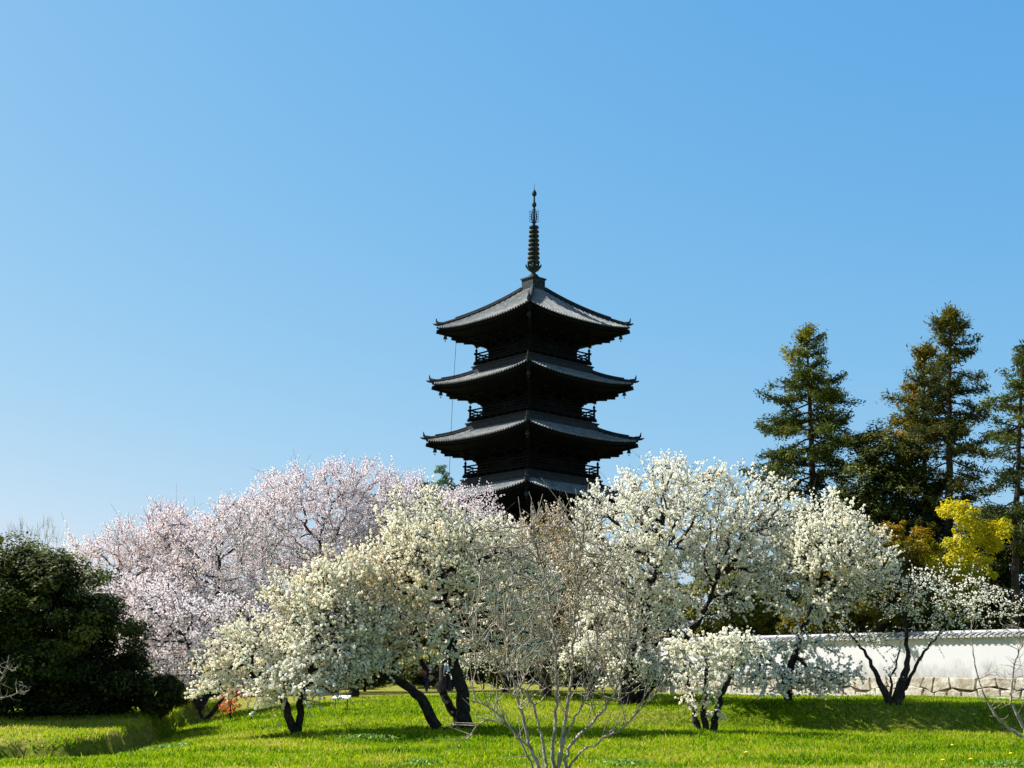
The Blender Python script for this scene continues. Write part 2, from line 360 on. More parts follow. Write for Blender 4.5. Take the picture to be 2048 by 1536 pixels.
def frusta(P0, P1, D0, D1, r0, r1, ns):
    def fr(D):
        D = D / (np.linalg.norm(D, axis=1, keepdims=True) + 1e-9)
        ref = np.tile(np.array([.31, .89, .2]), (len(D), 1)); ref[np.abs(D @ np.array([.31, .89, .2])) > .85] = (1, 0, .1)
        a = np.cross(D, ref); a /= np.linalg.norm(a, axis=1, keepdims=True); return a, np.cross(D, a)
    a0, b0 = fr(D0); a1, b1 = fr(D1); n = len(P0)
    th = np.arange(ns) * 2 * math.pi / ns; c, s = np.cos(th)[None, :, None], np.sin(th)[None, :, None]
    A = P0[:, None] + r0[:, None, None] * (c * a0[:, None] + s * b0[:, None])
    B = P1[:, None] + r1[:, None, None] * (c * a1[:, None] + s * b1[:, None])
    V = np.concatenate([A, B], 1).reshape(-1, 3); k = np.arange(ns); k2 = (k + 1) % ns
    F = (np.arange(n)[:, None, None] * 2 * ns + np.stack([k, k2, k2 + ns, k + ns], 1)[None]).reshape(-1, 4)
    return V, F

class Tree:
    def __init__(s, seed): s.rng = np.random.RandomState(seed); s.P = []; s.par = []; s.rmin = []; s.grow = []
    def trunk(s, pts, radii, step, growfrom=.35, parent=-1, wob=.02):
        pts = np.asarray(pts, float); L = np.concatenate([[0], np.cumsum(np.linalg.norm(np.diff(pts, axis=0), axis=1))])
        n = max(3, int(L[-1] / step)); t = np.linspace(0, L[-1], n + 1)
        # smooth the polyline a little
        q = np.stack([np.interp(t, L, pts[:, k]) for k in range(3)], 1)
        for _ in range(2): q[1:-1] = (q[:-2] + 2 * q[1:-1] + q[2:]) / 4
        q[1:] += s.rng.normal(size=(n, 3)) * wob
        rr = np.interp(t / L[-1], np.linspace(0, 1, len(radii)), radii)
        last = parent
        for i in range(n + 1):
            s.P.append(q[i]); s.par.append(last); s.rmin.append(rr[i]); s.grow.append(t[i] / L[-1] >= growfrom); last = len(s.P) - 1
        return last
    def colonize(s, A, step=.2, kill=.25, infl=3.0, iters=140, up=0.05, jit=.25):
        P = list(s.P); par = s.par; A = np.array(A); act = np.ones(len(A), bool)
        PP = np.array(P); idx = np.where(np.array(s.grow))[0]
        D2 = ((A[:, None] - PP[None, idx]) ** 2).sum(2); k = D2.argmin(1); nd = D2[np.arange(len(A)), k]; ni = idx[k]
        seen = {}
        for it in range(iters):
            m = act & (nd < infl ** 2)
            if not m.any(): break
            ia = np.where(m)[0]; base = ni[ia]; PPn = np.array(P)
            v = A[ia] - PPn[base]; v /= (np.linalg.norm(v, axis=1, keepdims=True) + 1e-9)
            ub, inv = np.unique(base, return_inverse=True)
            S = np.zeros((len(ub), 3)); np.add.at(S, inv, v)
            S += s.rng.normal(size=S.shape) * jit * np.linalg.norm(S, axis=1, keepdims=True); S[:, 2] += up * np.linalg.norm(S, axis=1)
            S /= (np.linalg.norm(S, axis=1, keepdims=True) + 1e-9)
            new = []
            for j, bn in enumerate(ub):
                c = seen.get(int(bn), 0)
                if c >= 4: 
                    act[ia[inv == j]] = False; continue
                seen[int(bn)] = c + 1
                P.append(PPn[bn] + S[j] * step * s.rng.uniform(.8, 1.2)); par.append(int(bn)); s.rmin.append(0); s.grow.append(True); new.append(len(P) - 1)
            if not new: continue
            NP = np.array([P[i] for i in new]); new = np.array(new)
            aa = np.where(act)[0]
            D2 = ((A[aa][:, None] - NP[None]) ** 2).sum(2); k = D2.argmin(1); d = D2[np.arange(len(aa)), k]
            b_ = d < nd[aa]; nd[aa[b_]] = d[b_]; ni[aa[b_]] = new[k[b_]]
            act[nd < kill ** 2] = False
        s.P = P
    def finish(s, tip=.006, expo=2.3, rmax=None):
        P = np.array(s.P); par = np.array(s.par); n = len(P)
        cnt = np.zeros(n); nch = np.zeros(n, int)
        acc = np.zeros(n); r = np.zeros(n)
        for i in range(n - 1, -1, -1):
            r[i] = s.rmin[i] if s.rmin[i] > 0 else max(tip, acc[i] ** (1 / expo))
            cnt[i] += 1
            if par[i] >= 0: acc[par[i]] += r[i] ** expo if s.rmin[i] == 0 else 0; nch[par[i]] += 1; cnt[par[i]] += cnt[i]
        if rmax: r = np.minimum(r, rmax)
        main = np.full(n, -1); br = np.zeros(n)
        for i in range(n):
            p = par[i]
            if p >= 0 and r[i] > br[p]: br[p] = r[i]; main[p] = i
        D = np.zeros((n, 3)); h = par >= 0; D[h] = P[h] - P[par[h]]; D[~h] = (0, 0, 1)
        D /= (np.linalg.norm(D, axis=1, keepdims=True) + 1e-9)
        s.A = dict(P=P, par=par, r=r, D=D, main=main, nch=nch)
        return s.A
    def tubes(s, extra=None):
        a = s.A; P, par, r, D = a['P'], a['par'], a['r'], a['D']
        e = np.where(par >= 0)[0]; p = par[e]; mc = a['main'][p] == e
        D0 = np.where(mc[:, None], D[p], D[e]); r0 = np.where(mc, r[p], np.minimum(r[p], r[e] * 1.25))
        Vs, Fs, off = [], [], 0
        big = r[e] > .03
        for m, ns in ((big, 7), (~big, 4)):
            if m.any():
                V, F = frusta(P[p[m]], P[e[m]], D0[m], D[e[m]], r0[m], r[e[m]], ns); Vs.append(V); Fs.append(F + off); off += len(V)
        if extra is not None:
            Q0, Q1, q0, q1 = extra; V, F = frusta(Q0, Q1, Q1 - Q0, Q1 - Q0, q0, q1, 3); Vs.append(V); Fs.append(F + off)
        return np.concatenate(Vs), np.concatenate(Fs)

def env_points(rng, env, Y, n, shell=.55, seed=0, ragged=True):
    """env: list of (cx, cy, rx, ry[, dy, rd, wt]) in photo pixels at depth Y; rd in metres"""
    sat = []
    for e in env:
        if e[2] < 30 or not ragged: continue
        for _ in range(7):
            a_ = rng.uniform(-.25, math.pi + .25); q_ = rng.uniform(.16, .30)
            sat.append((e[0] + e[2] * .98 * math.cos(a_), e[1] - e[3] * .98 * math.sin(a_), e[2] * q_ * .8, e[3] * q_ * 1.15, (e[4] if len(e) > 4 else 0) + rng.uniform(-.4, .4), (e[2] * q_) * mpp(Y), 2.2))
    env = list(env) + sat
    W = np.array([e[2] * e[3] * (e[6] if len(e) > 6 else 1) for e in env], float); W /= W.sum(); out = []
    for e, wt in zip(env, W):
        dy = e[4] if len(e) > 4 else 0; k = int(n * wt) + 1
        c = at(e[0], e[1], Y + dy); rx, rz = e[2] * mpp(Y), e[3] * mpp(Y); rd = e[5] if len(e) > 5 else rx * .85
        d = rng.normal(size=(k * 2, 3)); d /= np.linalg.norm(d, axis=1, keepdims=True)
        rad = rng.uniform(shell ** 3, 1, size=(k * 2, 1)) ** (1 / 3)
        p = d * rad * np.array([rx, rd, rz]) + c
        nz = noise3(p, seed + 7, 1.5); o = np.argsort(-(nz + rng.uniform(-.6, .6, len(p))))[:k]
        out.append(p[o])
    return np.concatenate(out)

def px_trunk(pts, Y, snap=True):
    q = [at(p[0], p[1], Y + (p[2] if len(p) > 2 else 0)) for p in pts]
    if snap: q[0][2] = float(H(q[0][0], q[0][1])) - .08
    return q

def blossom_tree(name, label, cat, seed, Y, trunks, env, n=1100, step=.2, kill=.26, shoots=2, slen=(.18, .52), spacing=.050, br=.039,
                 mat='plum', bark='bark_dark', up=.25, group=None, keep=1.0, spread=.017, vbias=0, patch=0, crown='blossom', shell=.58, tip=.014, infl=3.0, rmax=None):
    t = Tree(seed); rng = t.rng
    for tr in trunks:
        pts = px_trunk(tr[0], Y, snap=(len(tr) < 4)); t.trunk(pts, tr[1], step * .8, tr[2] if len(tr) > 2 else .4, parent=(0 if t.P else -1))
    A = env_points(rng, env, Y, n, shell, seed)
    A = A[A[:, 2] > H(A[:, 0], A[:, 1]) + .25]
    t.colonize(A, step, kill, infl)
    a = t.finish(tip, rmax=rmax)
    P, D, r = a['P'], a['D'], a['r']; thin = np.where(r < .036)[0]
    base = np.array(t.P[0]); cen = A.mean(0)
    idx = np.repeat(thin, shoots); idx = idx[rng.uniform(size=len(idx)) < .93]
    out = P[idx] - cen; out /= (np.linalg.norm(out, axis=1, keepdims=True) + 1e-9)
    dd = .5 * D[idx] + .45 * out + rng.normal(size=(len(idx), 3)) * .55; dd[:, 2] += up
    dd /= np.linalg.norm(dd, axis=1, keepdims=True)
    L = rng.uniform(slen[0], slen[1], len(idx)) * (1 + 1.1 * (rng.uniform(size=len(idx)) < .05))
    S0 = P[idx]; S1 = S0 + dd * L[:, None]
    V, F = t.tubes((S0, S1, np.full(len(idx), .008), np.full(len(idx), .004)))
    root = empty(name, (base[0], base[1], base[2] + .08), label=label, cat=cat, group=group)
    npmesh('trunk', V, F, M[bark], root, smooth=True)
    # blossom along the shoots and along thin branches
    cl = []
    kmax = int(slen[1] * 1.2 / spacing) + 1
    for k in range(kmax):
        f = (k + rng.uniform(.2, 1.0, len(idx))) * spacing; m = f < L
        cl.append(S0[m] + dd[m] * f[m, None])
    e = thin[a['par'][thin] >= 0]; p = a['par'][e]
    for f in np.arange(0, 1, spacing / step): cl.append(P[p] + (P[e] - P[p]) * f)
    cl = np.concatenate(cl); cl = cl + rng.normal(size=cl.shape) * spread
    prob = keep * (1 - patch * np.clip(noise3(cl, seed + 3, 4.2) * 1.9 + .22, 0, 1))
    cl = cl[rng.uniform(size=len(cl)) < prob]
    cl = cl[cl[:, 2] > H(cl[:, 0], cl[:, 1]) + .15]
    rad = br * rng.uniform(.6, 1.35, len(cl))
    Vb, Fb = blobs(rng, cl, rad)
    v = np.clip(.55 + .28 * noise3(cl, seed + 5, .9) + rng.normal(size=len(cl)) * .2 + vbias, 0, 1)
    npmesh(crown, Vb, Fb, M[mat], root, attr={'v': np.repeat(v, 6)})
    return root

def clump_points(rng, env, Y, n, shell=.8, seed=0): return env_points(rng, env, Y, n, shell, seed, False)
def leafy_tree(name, label, cat, seed, Y, trunks, env, clumps=220, leaves=110, crad=.42, lsize=.12, mat='ever', bark='bark_dark',
               group=None, flat=.6, vbias=0.0, inner=.25, core=None, upn=.5, aspect=.55, step=.3, vtop=0.0, crown='crown', shell=.72, rmax=None):
    t = Tree(seed); rng = t.rng
    for tr in trunks:
        pts = px_trunk(tr[0], Y); t.trunk(pts, tr[1], step * .8, tr[2] if len(tr) > 2 else .4, parent=(0 if t.P else -1))
    A = np.concatenate([clump_points(rng, env, Y, clumps, shell, seed), clump_points(rng, env, Y, int(clumps * inner) + 1, .1, seed + 1)])
    A = A[A[:, 2] > H(A[:, 0], A[:, 1]) + .15]
    t.colonize(A, step, step * 1.2, 6.0, jit=.15); t.finish(.008, rmax=rmax)
    V, F = t.tubes(); base = np.array(t.P[0])
    root = empty(name, (base[0], base[1], base[2] + .08), label=label, cat=cat, group=group)
    npmesh('trunk', V, F, M[bark], root, smooth=True)
    cen = A.mean(0); n = len(A)
    k = np.repeat(np.arange(n), leaves); N = len(k)
    d = rng.normal(size=(N, 3)); d /= np.linalg.norm(d, axis=1, keepdims=True)
    rr = rng.uniform(.35, 1, (N, 1)) ** .6; cs = rng.uniform(.6, 1.35, n)[k][:, None] * crad
    d2 = d.copy(); pts = A[k] + d * rr * cs * np.array([1, 1, flat])
    out = pts - cen; out /= np.linalg.norm(out, axis=1, keepdims=True)
    Nn = d2 * .7 + out * .4 + rng.normal(size=(N, 3)) * .45; Nn[:, 2] += upn
    ok = pts[:, 2] > H(pts[:, 0], pts[:, 1]) + .03; pts, Nn, k = pts[ok], Nn[ok], k[ok]
    Vl, Fl = cards(rng, pts, Nn, lsize * rng.uniform(.6, 1.3, len(pts)), aspect)
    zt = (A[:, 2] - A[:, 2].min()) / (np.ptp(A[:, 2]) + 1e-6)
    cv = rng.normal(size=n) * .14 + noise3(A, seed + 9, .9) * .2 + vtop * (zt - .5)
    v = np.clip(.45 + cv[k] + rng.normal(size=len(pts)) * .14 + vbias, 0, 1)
    npmesh(crown, Vl, Fl, M[mat], root, attr={'v': np.repeat(v, 4)})
    return root

def conifer(name, label, seed, Y, base, top, prof, nl=70, mat='conifer', group=None, bark='bark_brown', dens=1.0, lean=0, bare=.0, rtr=.22, sub=20, tuft=11, bias=None, vbias=0):
    """prof: [(height fraction, limb length m)]; base/top photo pixels"""
    rng = np.random.RandomState(seed); t = Tree(seed)
    B = at(base[0], base[1], Y); T = at(top[0], top[1], Y + lean); B[2] = float(H(B[0], B[1])) - .1
    Hh = T[2] - B[2]; pts = [B + (T - B) * f + np.array([math.sin(f * 5 + seed) * .12, 0, 0]) * (1 - f) for f in np.linspace(0, 1, 12)]
    t.trunk(pts, [rtr, rtr * .75, rtr * .45, .02], .4, 0, wob=.015)
    trunkn = len(t.P)
    tips, dirs = [], []
    hs = np.sort(rng.uniform(bare, 1, nl)) 
    pf = np.array(prof)
    for i, h in enumerate(hs):
        az = i * 2.4 + rng.uniform(-.5, .5); Lm = np.interp(h, pf[:, 0], pf[:, 1]) * rng.choice([.3, .55, .8, .95, 1.0, 1.25])
        if bias is not None: Lm *= bias(az, h)
        if Lm < .15: continue
        bn = int(np.clip(h * (trunkn - 1), 0, trunkn - 1)); p = np.array(t.P[bn]); last = bn
        elev = rng.uniform(-.15, .6) + .5 * (h > .9); ns = max(3, int(Lm / .28)); dirh = np.array([math.cos(az), math.sin(az), 0])
        for j in range(ns):
            f = (j + 1) / ns; e = elev - .45 * math.sin(f * 2.6) + .55 * max(0, f - .6)
            d = dirh * math.cos(e) + np.array([0, 0, math.sin(e)]) + rng.normal(size=3) * .09
            d /= np.linalg.norm(d); p = p + d * Lm / ns
            t.P.append(p.copy()); t.par.append(last); t.rmin.append(0); t.grow.append(True); last = len(t.P) - 1
            if f > .22:
                for sgn in (-1, 1):
                    if rng.uniform() > .85: continue
                    side = np.cross(d, (0, 0, 1)) * sgn; sdv = d * .6 + side * rng.uniform(.5, 1.1) + np.array([0, 0, rng.uniform(-.25, .35)]); sdv /= np.linalg.norm(sdv)
                    sl = rng.uniform(.25, .6) * (1.15 - f * .55) * min(1, Lm / 1.3); q = p.copy(); lq = last
                    for _ in range(2):
                        q = q + sdv * sl / 2 + rng.normal(size=3) * .03; t.P.append(q.copy()); t.par.append(lq); t.rmin.append(0); t.grow.append(True); lq = len(t.P) - 1
                        tips.append(q.copy()); dirs.append(sdv)
                tips.append(p.copy()); dirs.append(d)
    # top leader
    for f in np.linspace(.93, 1, 7): tips.append(B + (T - B) * f); dirs.append(np.array([0, 0, 1.]))
    t.finish(.012, 2.1, rmax=rtr); V, F = t.tubes()
    root = empty(name, (B[0], B[1], B[2] + .1), label=label, cat='tree', group=group)
    npmesh('trunk', V, F, M[bark], root, smooth=True)
    tips = np.array(tips); dirs = np.array(dirs)
    kp = rng.uniform(size=len(tips)) < dens * (.9 - .35 * np.clip(noise3(tips, seed + 4, 1.1), 0, 1)); tips, dirs = tips[kp], dirs[kp]
    k = np.repeat(np.arange(len(tips)), sub); N = len(k)
    cp = tips[k] + rng.normal(size=(N, 3)) * np.array([.11, .11, .10]) + dirs[k] * rng.uniform(-.1, .15, (N, 1))
    Dn = dirs[k] * .8 + rng.normal(size=(N, 3)) * .7; Dn[:, 2] += .1
    Nn = rng.normal(size=(N, 3)) * .7; Nn[:, 2] += .6
    Vl, Fl = cards(rng, cp, Nn, rng.uniform(.10, .26, N), .28, Dn)
    v = np.clip(.36 + (rng.normal(size=len(tips)) * .16 + noise3(tips, seed + 6, .7) * .28)[k] + rng.normal(size=N) * .08 + vbias, 0, 1)
    npmesh('crown', Vl, Fl, M[mat], root, attr={'v': np.repeat(v, 4)})
    return root

def bare_tree(name, label, cat, seed, Y, trunks, env, n=500, step=.18, kill=.22, bark='bark_grey', tip=.004, buds=None, snap=True, shoots=1, slen=(.15, .5), up=.4, shell=.2, expo=2.4, jit=.2, infl=2.6):
    t = Tree(seed); rng = t.rng
    for tr in trunks: t.trunk(px_trunk(tr[0], Y, snap), tr[1], step * .8, tr[2] if len(tr) > 2 else .3, parent=(0 if t.P else -1), wob=.012)
    A = env_points(rng, env, Y, n, shell, seed); A = A[A[:, 2] > H(A[:, 0], A[:, 1]) + .1]; t.colonize(A, step, kill, infl, jit=jit)
    a = t.finish(tip, expo); P, D, r = a['P'], a['D'], a['r']; thin = np.where(r < max(.014, tip * 1.6))[0]
    idx = np.repeat(thin, shoots); dd = .7 * D[idx] + rng.normal(size=(len(idx), 3)) * .4; dd[:, 2] += up; dd /= np.linalg.norm(dd, axis=1, keepdims=True)
    L = rng.uniform(*slen, len(idx)); S1 = P[idx] + dd * L[:, None]
    V, F = t.tubes((P[idx], S1, np.full(len(idx), tip), np.full(len(idx), tip * .5)))
    b0 = np.array(t.P[0]); root = empty(name, (b0[0], b0[1], b0[2] + .08), label=label, cat=cat)
    npmesh('branches', V, F, M[bark], root, smooth=True)
    if buds:
        m, keep, br = buds; cl = np.concatenate([S1, (P[idx] + S1) / 2]); cl = cl[rng.uniform(size=len(cl)) < keep]
        Vb, Fb = blobs(rng, cl, br * rng.uniform(.6, 1.3, len(cl))); npmesh('foliage', Vb, Fb, M[m], root, attr={'v': np.repeat(rng.uniform(0, 1, len(cl)), 6)})
    return root

# ------------------------------------------------------------------ pagoda
PY = 107.0
pc = at(1061, 1100, PY)
pag = empty('pagoda', (pc[0], PY, 6.4), math.radians(45 - 3.2), label='tall black five-storeyed wooden pagoda with grey tiled roofs rising behind the blossom', cat='pagoda')
Z0 = 6.4
def rotz(k):
    a = k * math.pi / 2; m = np.eye(4); m[0, 0] = m[1, 1] = math.cos(a); m[0, 1] = -math.sin(a); m[1, 0] = math.sin(a); return m
def face(k, u, d, z):           # k-th side: u along the side, d outward from the axis
    a = k * math.pi / 2; c, s = math.cos(a), math.sin(a)
    x = d; y = u
    return np.stack([x * c - y * s, x * s + y * c, z + 0 * x], -1)
EZ = {1: 12.45, 2: 16.85, 3: 21.3, 4: 25.85, 5: 30.4}
RA = {1: 6.40, 2: 6.10, 3: 5.84, 4: 5.60, 5: 5.42}      # half side of the eave
RB = {1: 3.20, 2: 3.02, 3: 2.84, 4: 2.64, 5: 2.36}     # half side of the wall
RG = {k: v - Z0 for k, v in EZ.items()}
UP = .46
def roof_z(k, u, t):
    """u in -1..1 along side at parameter t (0 eave, 1 top); local height"""
    z0 = RG[k] - UP; z1 = (33.38 - Z0) if k == 5 else RG[k] + .76
    pr = t * (.80 if k < 5 else .72) + (.20 if k < 5 else .28) * t * t
    return z0 + (z1 - z0) * pr + UP * np.abs(u) ** 2.6 * (1 - t) ** 1.6
for k in range(1, 6):
    a_, top = RA[k], (.62 if k == 5 else RB[k - 0] * .0 + (RB[k + 1] + .95 if k < 5 else 0))
    r_ = .62 if k == 5 else RB[k + 1] + .85
    mb = MB()
    us = np.linspace(-1, 1, 25); ts = np.linspace(0, 1, 9)
    for f in range(4):
        U, T = np.meshgrid(us, ts, indexing='ij'); Wd = a_ * (1 - T) + r_ * T
        mb.grid(face(f, U * Wd, Wd, roof_z(k, U, T)))
        # eave edge thickness
        Pe_ = np.stack([face(f, us * a_, a_ + 0 * us, roof_z(k, us, 0 * us)), face(f, us * a_, a_ + 0 * us, roof_z(k, us, 0 * us) - .10),
                       face(f, us * (a_ - .3), a_ - .3 + 0 * us, roof_z(k, us, 0 * us) - .12)], 1)
        # barrel tile rows running down the slope
        nrow = int(2 * a_ / .29); 
        for i in range(nrow + 1):
            x = -a_ + .12 + (2 * a_ - .24) * i / nrow
            dmax = max(r_, abs(x) + .10); tend = (a_ - dmax) / (a_ - r_)
            if tend <= .03: continue
            tt = np.linspace(-.012, tend, 8); Wd = a_ * (1 - tt) + r_ * tt
            zz = roof_z(k, np.clip(x / Wd, -1, 1), np.maximum(tt, 0)); rb = .085; vs = []
            for ang in (-1.45, -.75, 0, .75, 1.45):
                vs.append(face(f, x + rb * math.sin(ang) + 0 * Wd, Wd, zz + rb * math.cos(ang) * 1.05 - .005))
            mb.grid(np.stack(vs, 1))
            e = np.stack([v[0] for v in vs] + [face(f, np.array([x]), np.array([Wd[0]]), np.array([zz[0] - .09]))[0]]); mb.add(e, [(0, 1, 2, 3, 4, 5)])
    rf = mb.build('roof', M['tile'], pag)
    # coping band where the roof meets the wall above (or the cap)
    if k < 5:
        mb = MB()
        for f in range(4):
            zc = RG[k] + .72
            mb.box(r_ - .12, r_ + .14, -r_ - .14, r_ + .14 - .26, zc - .06, zc + .50, rotz(f)); mb.box(r_ - .14, r_ + .22, -r_ - .22, r_ - .14, zc + .50, zc + .59, rotz(f))
        mb.build('coping', M['ridge'], rf)
    # corner hips with upturned ends
    for f in range(4):
        mb = MB(); tt = np.linspace(.05, .99, 12); Wd = a_ * (1 - tt) + r_ * tt
        pts = face(f, Wd, Wd, roof_z(k, np.ones_like(tt), tt) + .12); mb.tube(pts, .15, 6)
        pts2 = pts.copy(); pts2[:, 2] += .16; mb.tube(pts2[2:], .085, 6)
        tip = pts[0]; d = tip / np.linalg.norm(tip[:2]); d[2] = 0
        # demon tile and horn at the end
        mb.tube([tip - d * .1, tip + d * .18 + (0, 0, .06), tip + d * .32 + (0, 0, .20), tip + d * .38 + (0, 0, .50)], [.20, .17, .09, .025], 6)
        mb.tube([tip + d * .1 - (0, 0, .05), tip + d * .42 + (0, 0, -.02), tip + d * .62 + (0, 0, .05)], [.11, .09, .03], 6)
        mb.build('hip_ridge', M['ridge'], rf)
    # eaves: fascia, boards and two tiers of rafters
    mb = MB(); zb = RG[k] - 1.35; b_ = RB[k]
    def under(u, q):      # underside height: q=0 at eave, 1 at the wall
        ze = RG[k] - UP - .20 + UP * np.abs(u) ** 2.6 * (1 - q) ** 1.6
        return ze + (zb + .12 - ze) * (q * .55 + .45 * q * q)
    for f in range(4):
        mb.grid(np.stack([face(f, us * (a_ - .01), a_ - .01 + 0 * us, roof_z(k, us, 0 * us) - .012), face(f, us * (a_ - .01), a_ - .01 + 0 * us, roof_z(k, us, 0 * us) - .11),
                          face(f, us * (a_ - .3), a_ - .3 + 0 * us, roof_z(k, us, 0 * us) - .13)], 1))
        U, T = np.meshgrid(us, np.linspace(0, 1, 7), indexing='ij'); ai = a_ - .16; Wd = ai * (1 - T) + b_ * T
        mb.grid(face(f, U * Wd, Wd, under(U, T)))
        z = under(us, 0 * us); Pf = np.stack([face(f, us * ai, ai + 0 * us, z + .12), face(f, us * (ai + .03), ai + .03 + 0 * us, z + .10), face(f, us * (ai + .03), ai + .03 + 0 * us, z - .08), face(f, us * (ai - .1), ai - .1 + 0 * us, z - .08)], 1); mb.grid(Pf)
        n = int(2 * a_ / .24)
        for i in range(n + 1):
            x = -a_ + .2 + (2 * a_ - .4) * i / n
            for (d0, d1, dz, wd) in ((ai - .06, max(ai - 1.35, abs(x) + .02), -.16, .10), (ai - 1.15, max(b_ + .3, abs(x) + .02), -.26, .11)):
                if d0 - d1 < .12: continue
                q0, q1 = (ai - d0) / (ai - b_), (ai - d1) / (ai - b_)
                p0 = face(f, np.array([x]), np.array([d0]), under(np.array([min(1, abs(x) / d0)]), np.array([q0])) + dz)[0]
                p1 = face(f, np.array([x]), np.array([d1]), under(np.array([min(1, abs(x) / d1)]), np.array([q1])) + dz)[0]
                mb.beam(p0, p1, wd, .14)
        # big corner rafter
        q0 = under(np.array([1.]), np.array([0.]))[0]
        p0 = face(f, np.array([a_ - .02]), np.array([a_ - .02]), np.array([q0 - .18]))[0]; p1 = face(f, np.array([b_]), np.array([b_]), np.array([zb - .1]))[0]
        mb.beam(p0, p0 + (p1 - p0) * .4 + (0, 0, -.02), .24, .30); 
        p2 = p0 + (p1 - p0) * .28 - (0, 0, .24); mb.beam(p2, p1 - (0, 0, .15), .24, .28)
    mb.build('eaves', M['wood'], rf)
    # wind bells
    for f in range(4):
        mb = MB(); dd = a_ - .52; q = under(np.array([1.]), np.array([0.]))[0] - .35
        c = face(f, np.array([dd]), np.array([dd]), np.array([q]))[0]
        mb.tube([c + (0, 0, .1), c - (0, 0, .10)], .012, 4)
        mb.lathe([(.03, -.10), (.10, -.13), (.125, -.25), (.14, -.36), (.18, -.44), (.16, -.44)], 10, c)
        mb.tube([c - (0, 0, .42), c - (0, 0, .55)], .01, 4); mb.box(c[0] - .05, c[0] + .05, c[1] - .01, c[1] + .01, c[2] - .66, c[2] - .55)
        mb.build('wind_bell', M['bronze'], rf)
    # storey walls
    zf = (RG[k - 1] + 1.5) if k > 1 else 1.0
    zt = zb + .2
    mb = MB(); mb.box(-b_ + .12, b_ - .12, -b_ + .12, b_ - .12, zf - .4, zt + .9)
    for f in range(4):
        Mx = rotz(f)
        for cx in (-b_, -b_ / 3, b_ / 3):     # columns (the fourth is the next side's first)
            p = face(f, np.array([cx]), np.array([b_]), np.array([0.]))[0]
            mb.lathe([(.17, zf - .3), (.17, zt)], 10, (p[0], p[1], 0))
        for zz, hh in ((zf + .25, .16), (zf + (zt - zf) * .62, .14), (zt - .18, .20)):
            mb.box(b_ + .02, b_ + .2, -b_ - .2, b_ + .02 - .0, zz, zz + hh, Mx)
        # plank lines
        for i in range(18):
            y = -b_ + .2 + (2 * b_ - .4) * i / 17; mb.box(b_ - .13, b_ - .06, y - .03, y + .03, zf, zt, Mx)
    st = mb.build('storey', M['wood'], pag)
    for f in range(4):
        Mx = rotz(f); mb = MB(); w3 = b_ / 3 - .2
        for s_ in (-1, 1):
            mb.box(b_ - .1, b_ + .0, s_ * w3 / 2 - w3 / 2 + .03, s_ * w3 / 2 + w3 / 2 - .03, zf + .42, zf + (zt - zf) * .62, Mx)
        for zz in (zf + .55, zf + (zt - zf) * .4, zf + (zt - zf) * .55): mb.box(b_, b_ + .03, -w3, w3, zz, zz + .05, Mx)
        mb.build('door', M['wood_pale'], st)
        for cx in (-2 * b_ / 3, 2 * b_ / 3):
            mb = MB()
            for i in range(9):
                y = cx - w3 + 2 * w3 * i / 8; mb.box(b_ - .08, b_ + .01, y - .02, y + .02, zf + .55, zf + (zt - zf) * .60, Mx)
            mb.box(b_ - .06, b_ + .05, cx - w3, cx + w3, zf + .47, zf + .55, Mx)
            mb.build('lattice_window', M['wood_pale'], st)
    # bracket sets
    mb = MB()
    for f in range(4):
        Mx = rotz(f)
        for cx in (-b_, -b_ / 3, b_ / 3, b_):
            for j in range(3):
                zz = zb - .50 + j * .30; out = .35 + j * .45
                mb.box(b_ - .1, b_ + out, cx - .09, cx + .09, zz, zz + .16, Mx)
                mb.box(b_ + out - .28, b_ + out - .05, cx - .45, cx + .45, zz + .14, zz + .27, Mx)
                for o in (-.4, 0, .4): mb.box(b_ + out - .30, b_ + out - .03, cx + o - .11, cx + o + .11, zz + .26, zz + .38, Mx)
            # tail rafter poking out
            p0 = face(f, np.array([cx]), np.array([b_ + .2]), np.array([zb + .25]))[0]; p1 = face(f, np.array([cx]), np.array([b_ + 1.75]), np.array([zb - .0]))[0]
            mb.beam(p0, p1, .16, .18)
        for (dd, dz) in ((.9, -.15), (1.5, .03), (1.95, .15)):
            p0 = face(f, np.array([b_]), np.array([b_]), np.array([zb + dz]))[0]; p1 = face(f, np.array([b_ + dd]), np.array([b_ + dd]), np.array([zb + dz]))[0]; mb.beam(p0, p1, .2, .2)
        for j in range(3): mb.box(b_ + .1 + j * .45, b_ + .28 + j * .45, -b_ - .1 - j * .45, b_ + .1 + j * .45 - .0, zb - .10 + j * .27, zb + .08 + j * .27, Mx)
    mb.build('bracket_set', M['wood'], st)
